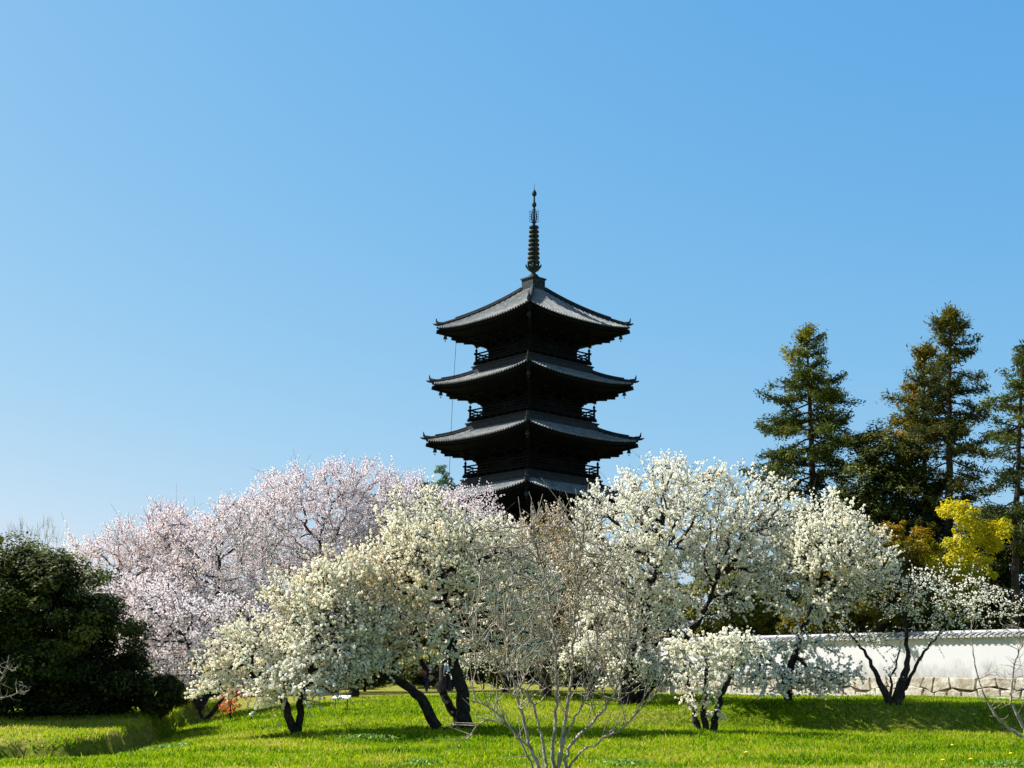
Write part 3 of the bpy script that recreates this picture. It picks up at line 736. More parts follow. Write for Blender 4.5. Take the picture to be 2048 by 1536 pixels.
    # balcony
    if k > 1:
        zd = RG[k - 1] + 1.42; h_ = RB[k] + .80
        mb = MB(); mb.box(-h_ - .1, h_ + .1, -h_ - .1, h_ + .1, zd + .18, zd + .30); mb.box(-h_ + .12, h_ - .12, -h_ + .12, h_ - .12, zd - .15, zd + .18)
        for f in range(4):
            for i in range(9):
                y = -h_ + 2 * h_ * i / 8; mb.box(h_ - .15, h_ + .2, y - .08, y + .08, zd + .04, zd + .177, rotz(f))
        bal = mb.build('balcony', M['wood'], pag)
        mb = MB(); h2 = h_ - .02
        for f in range(4):
            Mx = rotz(f)
            for zz, hh in ((.38, .10), (.62, .07), (.86, .10)): mb.box(h2 - .05, h2 + .05, -h2 - .22, h2 + .22, zd + zz, zd + zz + hh, Mx) if hh > .08 and zz > .5 else mb.box(h2 - .045, h2 + .045, -h2, h2, zd + zz + f * .0015, zd + zz + hh + f * .0015, Mx)
            for i in range(1, 8):
                y = -h2 + 2 * h2 * i / 8; mb.box(h2 - .035, h2 + .035, y - .04, y + .04, zd + .3, zd + (.86 if i % 2 == 0 else .63), Mx)
            p = face(f, np.array([h2]), np.array([h2]), np.array([0.]))[0]
            mb.lathe([(.09, zd + .25), (.09, zd + 1.05), (.06, zd + 1.07), (.11, zd + 1.13), (.10, zd + 1.22), (.05, zd + 1.30), (.01, zd + 1.38)], 8, (p[0], p[1], 0))
        mb.build('railing', M['wood'], bal)
# stone platform and steps
mb = MB(); mb.box(-4.6, 4.6, -4.6, 4.6, -.8, .75); mb.box(-4.8, 4.8, -4.8, 4.8, .75, .95)
for i in range(4): mb.box(4.6, 5.9 - i * .3, -1.2, 1.2, -.6, .2 + i * .2 - .02)
mb.build('platform', M['granite'], pag)
# spire
zs = 33.45 - Z0
mb = MB(); mb.box(-.66, .66, -.66, .66, zs - .25, zs + .80); mb.box(-.74, .74, -.74, .74, zs + .80, zs + .92)
sp = mb.build('spire', M['bronze'], pag)
_z0 = zs + .66
def sbuild(mb, name):
    for v in mb.V: v[:, 2] = (v[:, 2] - _z0) * 1.06 + zs + .92
    mb.build(name, M['bronze'], sp)
mb = MB(); mb.lathe([(.50, zs + .66), (.48, zs + .76), (.38, zs + .92), (.22, zs + 1.05), (.16, zs + 1.10), (.2, zs + 1.2), (.42, zs + 1.32), (.52, zs + 1.50), (.50, zs + 1.62), (.3, zs + 1.66)], 20)
for i in range(8):
    a = i * math.pi / 4; c, s = math.cos(a), math.sin(a)
    mb.tube([(.42 * c, .42 * s, zs + 1.45), (.58 * c, .58 * s, zs + 1.65), (.62 * c, .62 * s, zs + 1.82)], [.1, .08, .02], 5)
sbuild(mb, 'lotus_base')
mb = MB(); mb.tube([(0, 0, zs + 1.1), (0, 0, zs + 5.9), (0, 0, zs + 7.5)], [.13, .10, .06], 8); mb.tube([(0, 0, zs + 7.4), (0, 0, zs + 8.3)], [.03, .008], 5); sbuild(mb, 'mast')
for i in range(9):
    mb = MB(); z = zs + 1.92 + i * .345; R = .50 - i * .014
    mb.lathe([(R * .80, z), (R, z - .02), (R * 1.02, z + .06), (R * .93, z + .13), (R * .72, z + .16), (R * .70, z + .10), (R * .76, z + .03)], 20)
    mb.lathe([(.16, z + .05), (.19, z + .09), (.16, z + .2)], 10)
    for j in range(8):
        a = j * math.pi / 4; mb.tube([(.14 * math.cos(a), .14 * math.sin(a), z + .09), (R * .8 * math.cos(a), R * .8 * math.sin(a), z + .07)], .035, 4)
    sbuild(mb, 'ring')
# openwork flame fins
for f in range(4):
    mb = MB(); a = f * math.pi / 2 + math.pi / 4 ; c, s = math.cos(a), math.sin(a); z = zs + 5.05
    mb.tube([(.13 * c, .13 * s, z), (.20 * c, .20 * s, z + .5), (.13 * c, .13 * s, z + 1.15)], [.03, .06, .02], 5)
    for j in range(5):
        zz = z + .12 + j * .2; mb.tube([(.14 * c, .14 * s, zz - .05), (.30 * c, .30 * s, zz), (.38 * c, .38 * s, zz + .06), (.35 * c, .35 * s, zz + .15)], [.03, .028, .025, .012], 5)
    sbuild(mb, 'flame_fin')
mb = MB(); mb.lathe([(.08, zs + 6.35), (.17, zs + 6.42), (.19, zs + 6.55), (.15, zs + 6.70), (.07, zs + 6.74)], 12); sbuild(mb, 'dragon_wheel')
mb = MB(); mb.lathe([(.07, zs + 7.2), (.16, zs + 7.28), (.20, zs + 7.42), (.17, zs + 7.56), (.06, zs + 7.72), (.01, zs + 7.85)], 12); sbuild(mb, 'jewel')
# lightning conductor cable hanging left of the body
Mi = np.array((Matrix.Translation(pag.location) @ Matrix.Rotation(pag.rotation_euler.z, 4, 'Z')).inverted())
q = [at(913, 672, PY), at(905, 800, PY), at(899, 940, PY), at(896, 1120, PY)]; q = [Mi[:3, :3] @ p + Mi[:3, 3] for p in q]
mb = MB(); mb.tube(q, .02, 4); mb.build('conductor_cable', M['wood_pale'], pag)

# ------------------------------------------------------------------ boundary wall on the right
w0 = at(2260, 1395, 43.0); w1 = at(1330, 1390, 60.5)
dv = (w1 - w0)[:2]; WL = float(np.hypot(*dv)); ang = math.atan2(dv[1], dv[0])
zl0 = float(H(w0[0], w0[1])) ; zl1 = float(H(w1[0], w1[1]))
wall = empty('boundary_wall', (w0[0], w0[1], zl0 - .03), ang, label='long white plaster wall with tiled coping on rough stone footing behind the trees', cat='wall')
slope = (zl1 - zl0) / WL
# local: x along the wall, y>0 is the side facing the camera (left of travel), z up
def wl(v):
    v = np.array(v, float).reshape(-1, 3); v[:, 2] += v[:, 0] * slope; return v
rng = np.random.RandomState(5)
mb = MB(); mb.add(wl([(0, -.35, -.5), (WL, -.35, -.5), (WL, .30, -.5), (0, .30, -.5), (0, -.35, .70), (WL, -.35, .70), (WL, .26, .70), (0, .26, .70)]), [(0, 3, 2, 1), (4, 5, 6, 7), (0, 1, 5, 4), (1, 2, 6, 5), (2, 3, 7, 6), (3, 0, 4, 7)])
nx = int(WL / .62); cols = np.linspace(0, WL, nx + 1)
rows = [-.15, .30, .62]
def stone(poly):
    poly = np.array(poly); c = poly.mean(0); ring = [poly * 1.0, c + (poly - c) * .99, c + (poly - c) * .90]; off = [.24, .29, .31 + rng.uniform(-.015, .02)]
    vs = []; n = len(poly)
    for p, y in zip(ring, off):
        for (x, z) in p: vs.append((x, y + rng.uniform(-.01, .01), z))
    fs = [(i, (i + 1) % n, n + (i + 1) % n, n + i) for i in range(n)] + [(n + i, n + (i + 1) % n, 2 * n + (i + 1) % n, 2 * n + i) for i in range(n)] + [tuple(2 * n + i for i in range(n))]
    st_.add(wl(vs), fs)
st_ = MB(); g0 = .026
xb = [np.cumsum(np.concatenate([[0], rng.uniform(.45, .95, 80)])), np.cumsum(np.concatenate([[0], rng.uniform(.45, 1.1, 80)]))]
mid = lambda x: .33 + .07 * math.sin(x * 1.7) + .06 * math.sin(x * 4.1 + 1) + .05 * math.sin(x * 11.3)
for r_i in (0, 1):
    jt = {i: rng.uniform(-.22, .22) for i in range(90)}
    for i in range(80):
        x0, x1 = xb[r_i][i], xb[r_i][i + 1]
        if x1 > WL: break
        lo = (lambda x: -.25) if r_i == 0 else mid; hi = mid if r_i == 0 else (lambda x: .74 + .01 * math.sin(3 * x))
        a0, a1 = x0 + g0 + jt[i] * .5, x1 - g0 + jt[i + 1] * .5; b0, b1 = x0 + g0 - jt[i] * .5, x1 - g0 - jt[i + 1] * .5
        m_ = (a0 + a1) / 2
        stone([(a0, lo(a0) + g0), (m_, lo(m_) + g0), (a1, lo(a1) + g0), ((a1 + b1) / 2 + .02, (lo(a1) + hi(b1)) / 2), (b1, hi(b1) - g0), (m_, hi(m_) - g0), (b0, hi(b0) - g0), ((a0 + b0) / 2 - .02, (lo(a0) + hi(b0)) / 2)])
core = mb.build('footing_core', M['mortar'], wall); st_.build('stone_footing', M['stone'], wall)
mb = MB(); zt_ = 2.02
mb.add(wl([(0, -.22, .70), (WL, -.22, .70), (WL, .22, .70), (0, .22, .70), (0, -.22, zt_), (WL, -.22, zt_), (WL, .22, zt_), (0, .22, zt_)]), [(0, 3, 2, 1), (4, 5, 6, 7), (0, 1, 5, 4), (1, 2, 6, 5), (2, 3, 7, 6), (3, 0, 4, 7)])
mb.build('plaster_face', M['plaster'], wall)
mb = MB()
for s_ in (-1, 1):
    mb.add(wl([(0, 0, 2.17), (WL, 0, 2.17), (WL, s_ * .34, 2.07), (0, s_ * .34, 2.07), (0, 0, 2.10), (WL, 0, 2.10), (WL, s_ * .34, 2.03), (0, s_ * .34, 2.03)]), [(0, 1, 2, 3), (4, 5, 6, 7), (2, 3, 7, 6), (0, 3, 7, 4), (1, 2, 6, 5)])
    n = int(WL / .24)
    for i in range(n):
        x = .12 + i * .24; vs = []
        for yy, zz in ((.04, 2.17), (.20, 2.13), (.36, 2.075)):
            for an in (-1.4, -.7, 0, .7, 1.4): vs.append((x + .055 * math.sin(an), s_ * yy, zz + .045 * math.cos(an)))
        fs = [(r0 * 5 + j, r0 * 5 + j + 1, r0 * 5 + 6 + j, r0 * 5 + 5 + j) for r0 in range(2) for j in range(4)] + [(10, 11, 12, 13, 14)]
        mb.add(wl(vs), fs)
        if s_ > 0: mb.tube(wl([(x, .345, 2.065), (x, .368, 2.06)]), .052, 8)
mb.tube(wl([(0, 0, 2.21), (WL, 0, 2.21)]), .075, 8)
mb.build('tiled_coping', M['captile'], wall)
# concrete edging strip in front of the wall
mb = MB(); e0 = at(2230, 1400, 41.0)
wallkerb = []
nrm = np.array([-math.sin(ang), math.cos(ang)])
for t_ in np.linspace(0, WL * .8, 40):
    p = np.array([w0[0], w0[1]]) + np.array([math.cos(ang), math.sin(ang)]) * t_ + nrm * 1.5; wallkerb.append((p[0], p[1], float(H(p[0], p[1]))))
vs = []; 
for (x, y, z) in wallkerb:
    for (o, dz) in ((-.07, -.1), (.07, -.1), (.07, .07), (-.07, .07)): vs.append((x + nrm[0] * o, y + nrm[1] * o, z + dz))
fs = [(i * 4 + j, i * 4 + (j + 1) % 4, i * 4 + 4 + (j + 1) % 4, i * 4 + 4 + j) for i in range(39) for j in range(4)]
mb.add(vs, fs); tag(mb.build('kerb', M['granite']), kind='structure')

# ------------------------------------------------------------------ trees and shrubs
GP = 'white plum trees in blossom on the lawn'; GC = 'pink cherry trees in blossom behind the lawn'
# middle-left cream plum with leaning trunks
blossom_tree('plum_tree', 'cream blossoming plum with thick dark trunk forking low, left of the bare shrub', 'tree', 101, 35,
    [([(930, 1446), (922, 1380), (905, 1320), (900, 1240), (880, 1130)], [.20, .16, .13, .08, .03], .45),
     ([(882, 1448, -.5), (845, 1400, -.4), (812, 1370, -.2), (770, 1350), (700, 1300)], [.14, .13, .11, .07, .03], .6),
     ([(925, 1444, .3), (890, 1390, .6), (850, 1340, 1), (820, 1260, 1)], [.12, .10, .07, .03], .5)],
    [(870, 1160, 190, 55, 0, 2.0), (880, 1090, 150, 45, 0, 1.7), (840, 1040, 85, 50, 0, 1.2), (760, 1225, 150, 45, -.4, 1.6), (880, 1150, 130, 90, 0, 1.6, .5), (990, 1200, 110, 90, .3, 1.5), (700, 1290, 90, 60, -.3, 1.0), (960, 1110, 90, 60, .3, 1.2), (740, 1300, 90, 38, 0, 1), (880, 1270, 110, 50, 0, 1.3), (1020, 1280, 70, 45, .2, 1)],
    n=3400, step=.16, kill=.19, shoots=2, mat='plum', vbias=-.05, group=GP, patch=.6, up=.4)
# left low plum
blossom_tree('plum_tree', 'low spreading cream plum with its branches sweeping down near the dark evergreen', 'tree', 102, 34,
    [([(592, 1442), (572, 1405), (535, 1372), (490, 1335)], [.12, .09, .06, .03], .4), ([(598, 1440, .2), (602, 1400, .1), (622, 1340), (640, 1260)], [.10, .085, .06, .03], .4)],
    [(630, 1195, 95, 38, 0, 1.5), (590, 1275, 115, 34, 0, 1.6, .8), (520, 1330, 110, 34, 0, 1.4, .8), (650, 1330, 100, 45, 0, 1.3), (640, 1240, 60, 60, 0, 1.2, .5), (455, 1350, 50, 28, 0, .9), (580, 1378, 80, 30, -.5, .9), (430, 1372, 45, 22, 0, .7), (700, 1325, 75, 36, 0, 1.0), (720, 1250, 70, 60, 0, 1.1), (690, 1150, 60, 40, 0, 1)],
    n=3500, step=.16, kill=.19, shoots=2, mat='plum', group=GP, up=.3, vbias=-.04, patch=.5)
# big right plum
blossom_tree('plum_tree', 'largest domed white plum directly right of the pagoda', 'tree', 103, 40.5,
    [([(1252, 1402), (1262, 1340), (1285, 1260), (1300, 1180), (1330, 1090)], [.22, .18, .14, .09, .03], .35), ([(1268, 1402, .4), (1330, 1330, .6), (1400, 1240, .5), (1440, 1150)], [.17, .14, .09, .03], .4)],
    [(1330, 1090, 165, 115, 0, 2.6), (1350, 985, 110, 50, 0, 1.7), (1480, 1060, 110, 100, .5, 2.0), (1230, 1080, 75, 95, -.3, 1.6), (1400, 1175, 150, 70, 0, 2.2, .55), (1260, 1230, 90, 60, 0, 1.5, .5), (1530, 1000, 40, 35, .5, .8), (1230, 1330, 105, 45, 0, 1.4), (1340, 1345, 60, 30, 0, 1.1)],
    n=3800, step=.17, kill=.21, shoots=2, mat='plum', vbias=.12, group=GP, patch=.55, up=.4)
# lower fill tree between
blossom_tree('plum_tree', 'thin brownish plum with fading flowers in the middle, behind the bare shrub', 'tree', 104, 44,
    [([(1095, 1398), (1090, 1330), (1110, 1250), (1120, 1160)], [.14, .11, .07, .03], .35), ([(1180, 1396, 1), (1190, 1330, 1), (1180, 1240, 1)], [.12, .08, .03], .35)],
    [(1100, 1170, 140, 90, 0, 2.0), (1100, 1070, 70, 45, 0, 1.3), (1200, 1290, 120, 60, 1, 1.5), (1050, 1280, 110, 60, 0, 1.4)],
    n=2500, step=.18, kill=.22, shoots=2, mat='bud', bark='bark_brown', group=GP, keep=.95, br=.032, vbias=.1, tip=.007)
blossom_tree('plum_tree', 'greyish white plum low behind the thick-trunked one and the bare shrub', 'tree', 108, 46,
    [([(1010, 1396), (1012, 1350), (1000, 1290), (990, 1230)], [.14, .12, .08, .03], .3)],
    [(1000, 1240, 110, 60, 0, 1.8), (1060, 1310, 100, 42, 0, 1.5), (940, 1310, 60, 30, 0, 1)], n=1500, step=.18, kill=.22, shoots=2, mat='plum2', group=GP, br=.032, keep=.8, patch=.5)
# small multi-stem white plum
blossom_tree('plum_tree', 'small white plum with three black stems and flowers down to the grass before the wall', 'tree', 105, 35.2,
    [([(1398, 1446), (1385, 1400), (1370, 1340), (1370, 1300)], [.09, .07, .05, .02], .2), ([(1410, 1448), (1408, 1390), (1415, 1330), (1400, 1290)], [.09, .07, .05, .02], .2), ([(1422, 1447), (1440, 1400), (1462, 1350), (1480, 1300)], [.10, .08, .06, .02], .3)],
    [(1415, 1310, 75, 40, 0, .9), (1400, 1380, 45, 45, -.2, .6), (1480, 1300, 50, 30, 0, .7), (1425, 1420, 25, 18, -.1, .3, .7)],
    n=620, step=.14, kill=.17, shoots=2, slen=(.1, .3), mat='plum2', group=GP, keep=.9)
# right plum over the wall
blossom_tree('plum_tree', 'white plum with branches hanging low in front of the white wall', 'tree', 106, 39.2,
    [([(1572, 1398), (1580, 1340), (1600, 1270), (1640, 1180), (1650, 1090)], [.13, .11, .08, .05, .02], .3), ([(1582, 1398, .2), (1560, 1350, -.3), (1530, 1310, -.6), (1490, 1300, -.8)], [.12, .09, .06, .03], .4)],
    [(1650, 1110, 90, 85, 0, 2.2), (1720, 1130, 75, 60, 0, 1.9), (1620, 1190, 95, 60, 0, 1.7, .45), (1560, 1320, 120, 42, -.4, 1.2, .42), (1640, 1360, 75, 26, -.5, .8, .4), (1650, 1030, 35, 30, 0, .8), (1480, 1330, 60, 35, -.6, .8), (1580, 1370, 110, 24, -.8, .8)],
    n=2500, step=.17, kill=.21, shoots=2, mat='plum2', group=GP, patch=.5, up=.4)
# sparse plum at right
blossom_tree('plum_tree', 'sparse V-shaped plum with thin dark stems in front of the stone footing', 'tree', 107, 38,
    [([(1785, 1412), (1770, 1385), (1740, 1320), (1700, 1270), (1680, 1240)], [.13, .08, .05, .03, .015], .75), ([(1795, 1412), (1800, 1370), (1818, 1330), (1812, 1260), (1800, 1200)], [.16, .12, .06, .05, .02], .65),
     ([(1792, 1412, .1), (1822, 1350, .1), (1845, 1305), (1875, 1270)], [.12, .05, .04, .02], .7), ([(1778, 1400, .1), (1785, 1350, .2), (1800, 1300, .2)], [.05, .03, .02], .8)],
    [(1800, 1190, 90, 45, 0, 2.0), (1900, 1190, 70, 50, 0, 2.0), (1900, 1250, 70, 25, 0, .9), (1720, 1275, 50, 20, 0, .7), (1990, 1215, 50, 40, .5, .8)],
    n=480, step=.18, kill=.23, shoots=2, mat='plum2', group=GP, keep=.62, tip=.008, br=.027)
# bushes hanging in from the right edge
bare_tree('bare_bush', 'leafless straggly bush at the right frame edge in front of the wall', 'bush', 108, 34,
    [([(2060, 1455), (1995, 1440), (1960, 1375), (1945, 1300), (1942, 1240)], [.05, .035, .02, .015, .01], .25), ([(2060, 1450), (2020, 1400), (2030, 1320), (2060, 1260)], [.05, .03, .02, .01], .3)],
    [(2010, 1390, 55, 60, 0, .8), (2040, 1280, 45, 60, 0, .8)], n=160, bark='bark_shrub', step=.14, kill=.2, slen=(.1, .35), tip=.007)
# pink cherries
def cherry(label, seed, Y, trunks, env, n, **k):
    kw = dict(step=.26, kill=.31, shoots=3, slen=(.25, .75), spacing=.065, br=.036, mat='cherry', bark='bark_cherry', group=GC, up=.35, spread=.035, patch=.3, tip=.011, infl=4)
    kw.update(k); return blossom_tree('cherry_tree', label, 'tree', seed, Y, trunks, env, n, **kw)
cherry('pale pink cherry rising furthest left, right behind the round dark evergreen', 201, 60,
    [([(250, 1405), (255, 1340), (245, 1240), (240, 1150)], [.3, .24, .15, .05], .3), ([(258, 1405, 1), (300, 1320, 1), (330, 1200, 1)], [.25, .15, .05], .3)],
    [(230, 1170, 115, 105, 0, 3), (330, 1120, 80, 90, 0, 2.5), (300, 1270, 130, 90, 0, 3), (330, 1050, 30, 35, 0, .8)], 2300)
cherry('tall pale pink cherry between the evergreen and the highest cherry', 202, 58,
    [([(420, 1405), (425, 1330), (430, 1230), (440, 1120)], [.32, .25, .16, .06], .3), ([(428, 1405, 1), (480, 1300, 1), (520, 1180, 1)], [.25, .15, .05], .3)],
    [(440, 1110, 120, 90, 0, 3.2), (500, 1050, 90, 65, 0, 2.4), (420, 1230, 150, 90, 0, 3), (370, 1330, 110, 50, -2, 2)], 2800)
cherry('highest pink cherry standing left of the pagoda', 203, 62,
    [([(650, 1400), (650, 1320), (640, 1220), (640, 1100)], [.35, .28, .18, .06], .3), ([(660, 1400, 1), (720, 1290, 1), (760, 1150, 1)], [.28, .18, .05], .3)],
    [(640, 1060, 130, 100, 0, 3.6), (620, 990, 100, 45, 0, 2.4), (710, 985, 95, 50, 0, 2.4), (780, 1060, 100, 85, 0, 2.8), (600, 1180, 140, 90, 0, 3), (760, 1180, 130, 90, 0, 3), (560, 1090, 90, 80, 2, 2)], 4400)
cherry('pink cherry whose branch tips cross the pagoda base', 204, 64,
    [([(890, 1398), (890, 1320), (890, 1230), (890, 1120)], [.3, .24, .16, .06], .3)],
    [(880, 1060, 95, 80, 0, 2.8), (940, 1040, 60, 60, 0, 2), (1020, 1085, 40, 35, 0, 1.2), (880, 1180, 110, 80, 0, 2.6), (830, 1010, 60, 45, 0, 1.8)], 2100, vbias=.05)
cherry('cherry with dark trunk leaning right, flowers hanging above the small dark shrub', 205, 44,
    [([(395, 1424), (402, 1395), (440, 1370), (480, 1330), (500, 1280)], [.18, .16, .12, .08, .03], .45), ([(390, 1424, .1), (396, 1370, .1), (385, 1320), (370, 1270)], [.16, .13, .08, .03], .4), ([(408, 1426, -.1), (450, 1392, -.2), (490, 1362, -.2)], [.07, .06, .04], .8)],
    [(370, 1280, 120, 80, 0, 2), (335, 1355, 75, 40, -.6, 1.1), (290, 1230, 70, 70, .5, 1.4), (470, 1270, 80, 60, 0, 1.6), (430, 1345, 90, 42, 0, 1.2), (300, 1310, 50, 50, 0, 1)], 2100, step=.2, kill=.25, slen=(.15, .5), spacing=.07, br=.036, vbias=.1)

# big foreground bare shrub
def px(l): return l
FS = 20.5
stems = [
    ([(1098, 1600), (1060, 1490), (1035, 1400), (1020, 1330), (1010, 1240)], [.045, .035, .028, .02, .01]),
    ([(1100, 1600), (1085, 1480), (1065, 1400), (990, 1320), (940, 1250)], [.04, .03, .022, .015, .008]),
    ([(1104, 1600), (1108, 1480), (1115, 1380), (1108, 1270), (1095, 1170), (1062, 1050)], [.045, .035, .026, .02, .014, .006]),
    ([(1108, 1600), (1125, 1480), (1138, 1400), (1148, 1300), (1150, 1200), (1168, 1060)], [.042, .036, .028, .02, .014, .006]),
    ([(1112, 1600), (1140, 1490), (1200, 1430), (1240, 1370), (1262, 1290), (1256, 1200)], [.045, .035, .028, .02, .012, .006]),
    ([(1110, 1600), (1150, 1510), (1240, 1460), (1300, 1400), (1340, 1340)], [.03, .022, .014, .009, .005]),
    ([(1096, 1600), (1050, 1500), (1000, 1430), (945, 1400)], [.03, .022, .014, .006]),
    ([(1114, 1600), (1120, 1500), (1160, 1420), (1190, 1350), (1195, 1260)], [.035, .026, .018, .012, .006]),
    ([(1094, 1600), (1075, 1520), (1010, 1440), (960, 1440), (935, 1480)], [.02, .014, .010, .007, .004])]
bare_tree('bare_shrub', 'leafless pale grey many-stemmed shrub in the foreground at bottom centre', 'shrub', 301, FS,
    [(s_[0], [max(x * .76, .0125) for x in s_[1]], .25) for s_ in stems],
    [(1065, 1080, 60, 60, 0, .7), (1165, 1090, 60, 70, 0, .7), (1100, 1180, 130, 130, 0, 1.0), (1040, 1330, 100, 80, 0, .8), (1200, 1280, 90, 100, 0, .8), (1010, 1250, 80, 70, 0, .7), (1110, 1400, 130, 50, 0, .6), (980, 1110, 60, 60, 0, .6), (1150, 1100, 80, 80, 0, .7)],
    n=760, step=.10, kill=.13, bark='bark_shrub', tip=.0085, snap=False, shoots=1, slen=(.12, .6), up=.7, buds=('bud', .12, .010), expo=3.2, jit=.18, infl=1.6)
bare_tree('bare_bush', 'pale leafless twigs poking in at the left frame edge before the evergreen', 'bush', 302, 26,
    [([(-60, 1530), (-40, 1450), (-10, 1395), (30, 1392), (60, 1380)], [.04, .03, .015, .01, .006], .3), ([(-60, 1530), (-30, 1420), (0, 1360), (18, 1320)], [.04, .03, .015, .006], .3)],
    [(0, 1370, 45, 45, 0, .5)], n=110, step=.1, kill=.14, bark='bark_shrub', slen=(.05, .2), tip=.0045)
bare_tree('bare_tree', 'distant leafless tree with upright twigs above the dark evergreen at left', 'tree', 303, 85,
    [([(75, 1340), (76, 1200), (74, 1110)], [.15, .12, .05], .6)], [(75, 1085, 56, 34, 0, 1.6)], n=200, step=.3, kill=.35, bark='bark_grey', tip=.010, slen=(.4, .9), up=1.4, shoots=2, shell=.1)

# evergreens
leafy_tree('evergreen_tree', 'huge rounded dark evergreen tree filling the left frame edge', 'tree', 401, 38,
    [([(70, 1436), (75, 1380), (70, 1280)], [.3, .25, .12], .2), ([(150, 1428, .5), (155, 1370, .5), (150, 1280, .5)], [.26, .2, .1], .2), ([(95, 1430, 1), (100, 1370, 1), (60, 1250, 1)], [.2, .15, .08], .2), ([(215, 1424, 1), (205, 1370, .5), (190, 1290)], [.14, .1, .05], .3)],
    [(0, 1225, 115, 150, 0, 2.4), (60, 1160, 85, 60, 0, 1.6), (120, 1230, 105, 115, 0, 2.2), (185, 1290, 85, 95, 0, 2.0), (130, 1345, 150, 70, 0, 2.4), (20, 1345, 150, 75, 0, 2.4), (70, 1392, 180, 36, 0, 2.2), (225, 1375, 52, 42, 0, 1.2), (-90, 1260, 110, 150, 0, 2.4)],
    clumps=520, leaves=240, crad=.50, lsize=.11, mat='ever', flat=.55, inner=.35, vtop=.3, shell=.90, upn=.9, vbias=-.04)  # vtop paints sunlit highlights of the upper clumps into the leaf colour
leafy_tree('evergreen_shrub', 'small dark evergreen shrub in shade between evergreen tree and cherry trunk', 'shrub', 402, 38.5,
    [([(322, 1428), (322, 1405), (320, 1385)], [.06, .05, .03], .1)], [(320, 1390, 48, 36, 0, .65)], clumps=60, leaves=110, crad=.2, lsize=.10, mat='ever', vbias=-.1, inner=.4, step=.12)
leafy_tree('evergreen_tree', 'dark green broadleaf tree between the two tall conifers', 'tree', 403, 58,
    [([(1760, 1392), (1762, 1250), (1765, 1100), (1770, 980)], [.3, .25, .18, .08], .3)],
    [(1780, 900, 70, 60, 0, 1.7), (1740, 970, 75, 70, 0, 1.8), (1800, 1020, 90, 80, 0, 2.2), (1700, 1060, 70, 60, 0, 1.6), (1760, 1130, 110, 80, 0, 2.4)],
    clumps=360, leaves=120, crad=.5, lsize=.15, mat='ever', vbias=.14, inner=.25, upn=.9)
leafy_tree('evergreen_tree', 'dark leafy tree below the yellow-green foliage at the right wall', 'tree', 404, 53,
    [([(1960, 1392), (1962, 1330), (1965, 1230)], [.25, .2, .1], .2)],
    [(1960, 1160, 100, 90, 1, 1.8), (2060, 1150, 90, 100, 1, 1.8), (1880, 1210, 70, 60, 1, 1.4), (1990, 1060, 60, 45, 1.5, 1.2), (1960, 1270, 120, 60, 1, 1.5)],
    clumps=330, leaves=120, crad=.42, lsize=.14, mat='ever', vbias=-.1, inner=.3)
leafy_tree('yellow_leaf_tree', 'vivid yellow-green leafy tree above the right end of the wall', 'tree', 405, 50,
    [([(1930, 1392), (1932, 1300), (1935, 1200), (1935, 1110)], [.14, .11, .08, .04], .5)],
    [(1915, 1040, 42, 34, 0, .9), (1988, 1066, 42, 30, 0, .9), (1880, 1105, 36, 38, 0, .8), (1950, 1090, 50, 30, 0, .9), (1905, 1125, 50, 18, -.2, .6), (1945, 1140, 60, 24, -.1, .8, .8), (1925, 1215, 50, 42, -.3, .8, .5)],
    clumps=95, leaves=95, crad=.30, lsize=.12, mat='yellow', flat=.85, upn=.7, inner=.1, vtop=.2)
leafy_tree('russet_shrub', 'rounded shrub with orange-brown top left of the yellow-green tree', 'shrub', 406, 50.5,
    [([(1800, 1392), (1800, 1300), (1800, 1180)], [.16, .12, .06], .4)],
    [(1800, 1105, 72, 62, 0, 1.3), (1790, 1185, 85, 60, 0, 1.4)], clumps=220, leaves=120, crad=.24, lsize=.10, mat='orange', flat=.7, upn=.8, vtop=.55, vbias=-.05, inner=.3)
leafy_tree('russet_shrub', 'low green and orange shrub half hidden behind the plum by the wall', 'shrub', 407, 55,
    [([(1690, 1390), (1690, 1320), (1690, 1240)], [.16, .12, .06], .3)],
    [(1690, 1200, 75, 60, 0, 1.5), (1650, 1250, 90, 50, 0, 1.5)], clumps=160, leaves=110, crad=.32, lsize=.12, mat='orange', flat=.7, upn=.8, vtop=.3, vbias=-.12, inner=.3)
leafy_tree('evergreen_tree', 'green leafy tree glimpsed through the largest white plum', 'tree', 408, 62,
    [([(1450, 1388), (1450, 1300), (1450, 1220)], [.2, .16, .08], .3)],
    [(1470, 1210, 110, 80, 0, 2.4), (1560, 1240, 90, 70, 0, 2)], clumps=240, leaves=110, crad=.5, lsize=.17, mat='ever', vbias=.12, inner=.3)
leafy_tree('evergreen_tree', 'dark evergreen mass in shade behind the middle of the lawn', 'tree', 409, 80,
    [([(1240, 1375), (1240, 1300), (1240, 1240)], [.25, .2, .1], .3)],
    [(1200, 1230, 140, 75, 0, 3), (1080, 1250, 120, 60, 0, 3), (1330, 1230, 90, 70, 0, 2.5)], clumps=300, leaves=110, crad=.6, lsize=.2, mat='ever', vbias=-.05, inner=.3)
leafy_tree('russet_tree', 'orange-leaved small tree in front of the pagoda base', 'tree', 410, 72,
    [([(1085, 1380), (1085, 1250), (1085, 1120)], [.18, .14, .07], .3)],
    [(1080, 1075, 48, 45, 0, 1.2), (1120, 1110, 60, 60, 0, 1.5), (1200, 1190, 60, 50, 0, 1.5)], clumps=110, leaves=70, crad=.4, lsize=.13, mat='orange', upn=.7, vbias=.12)
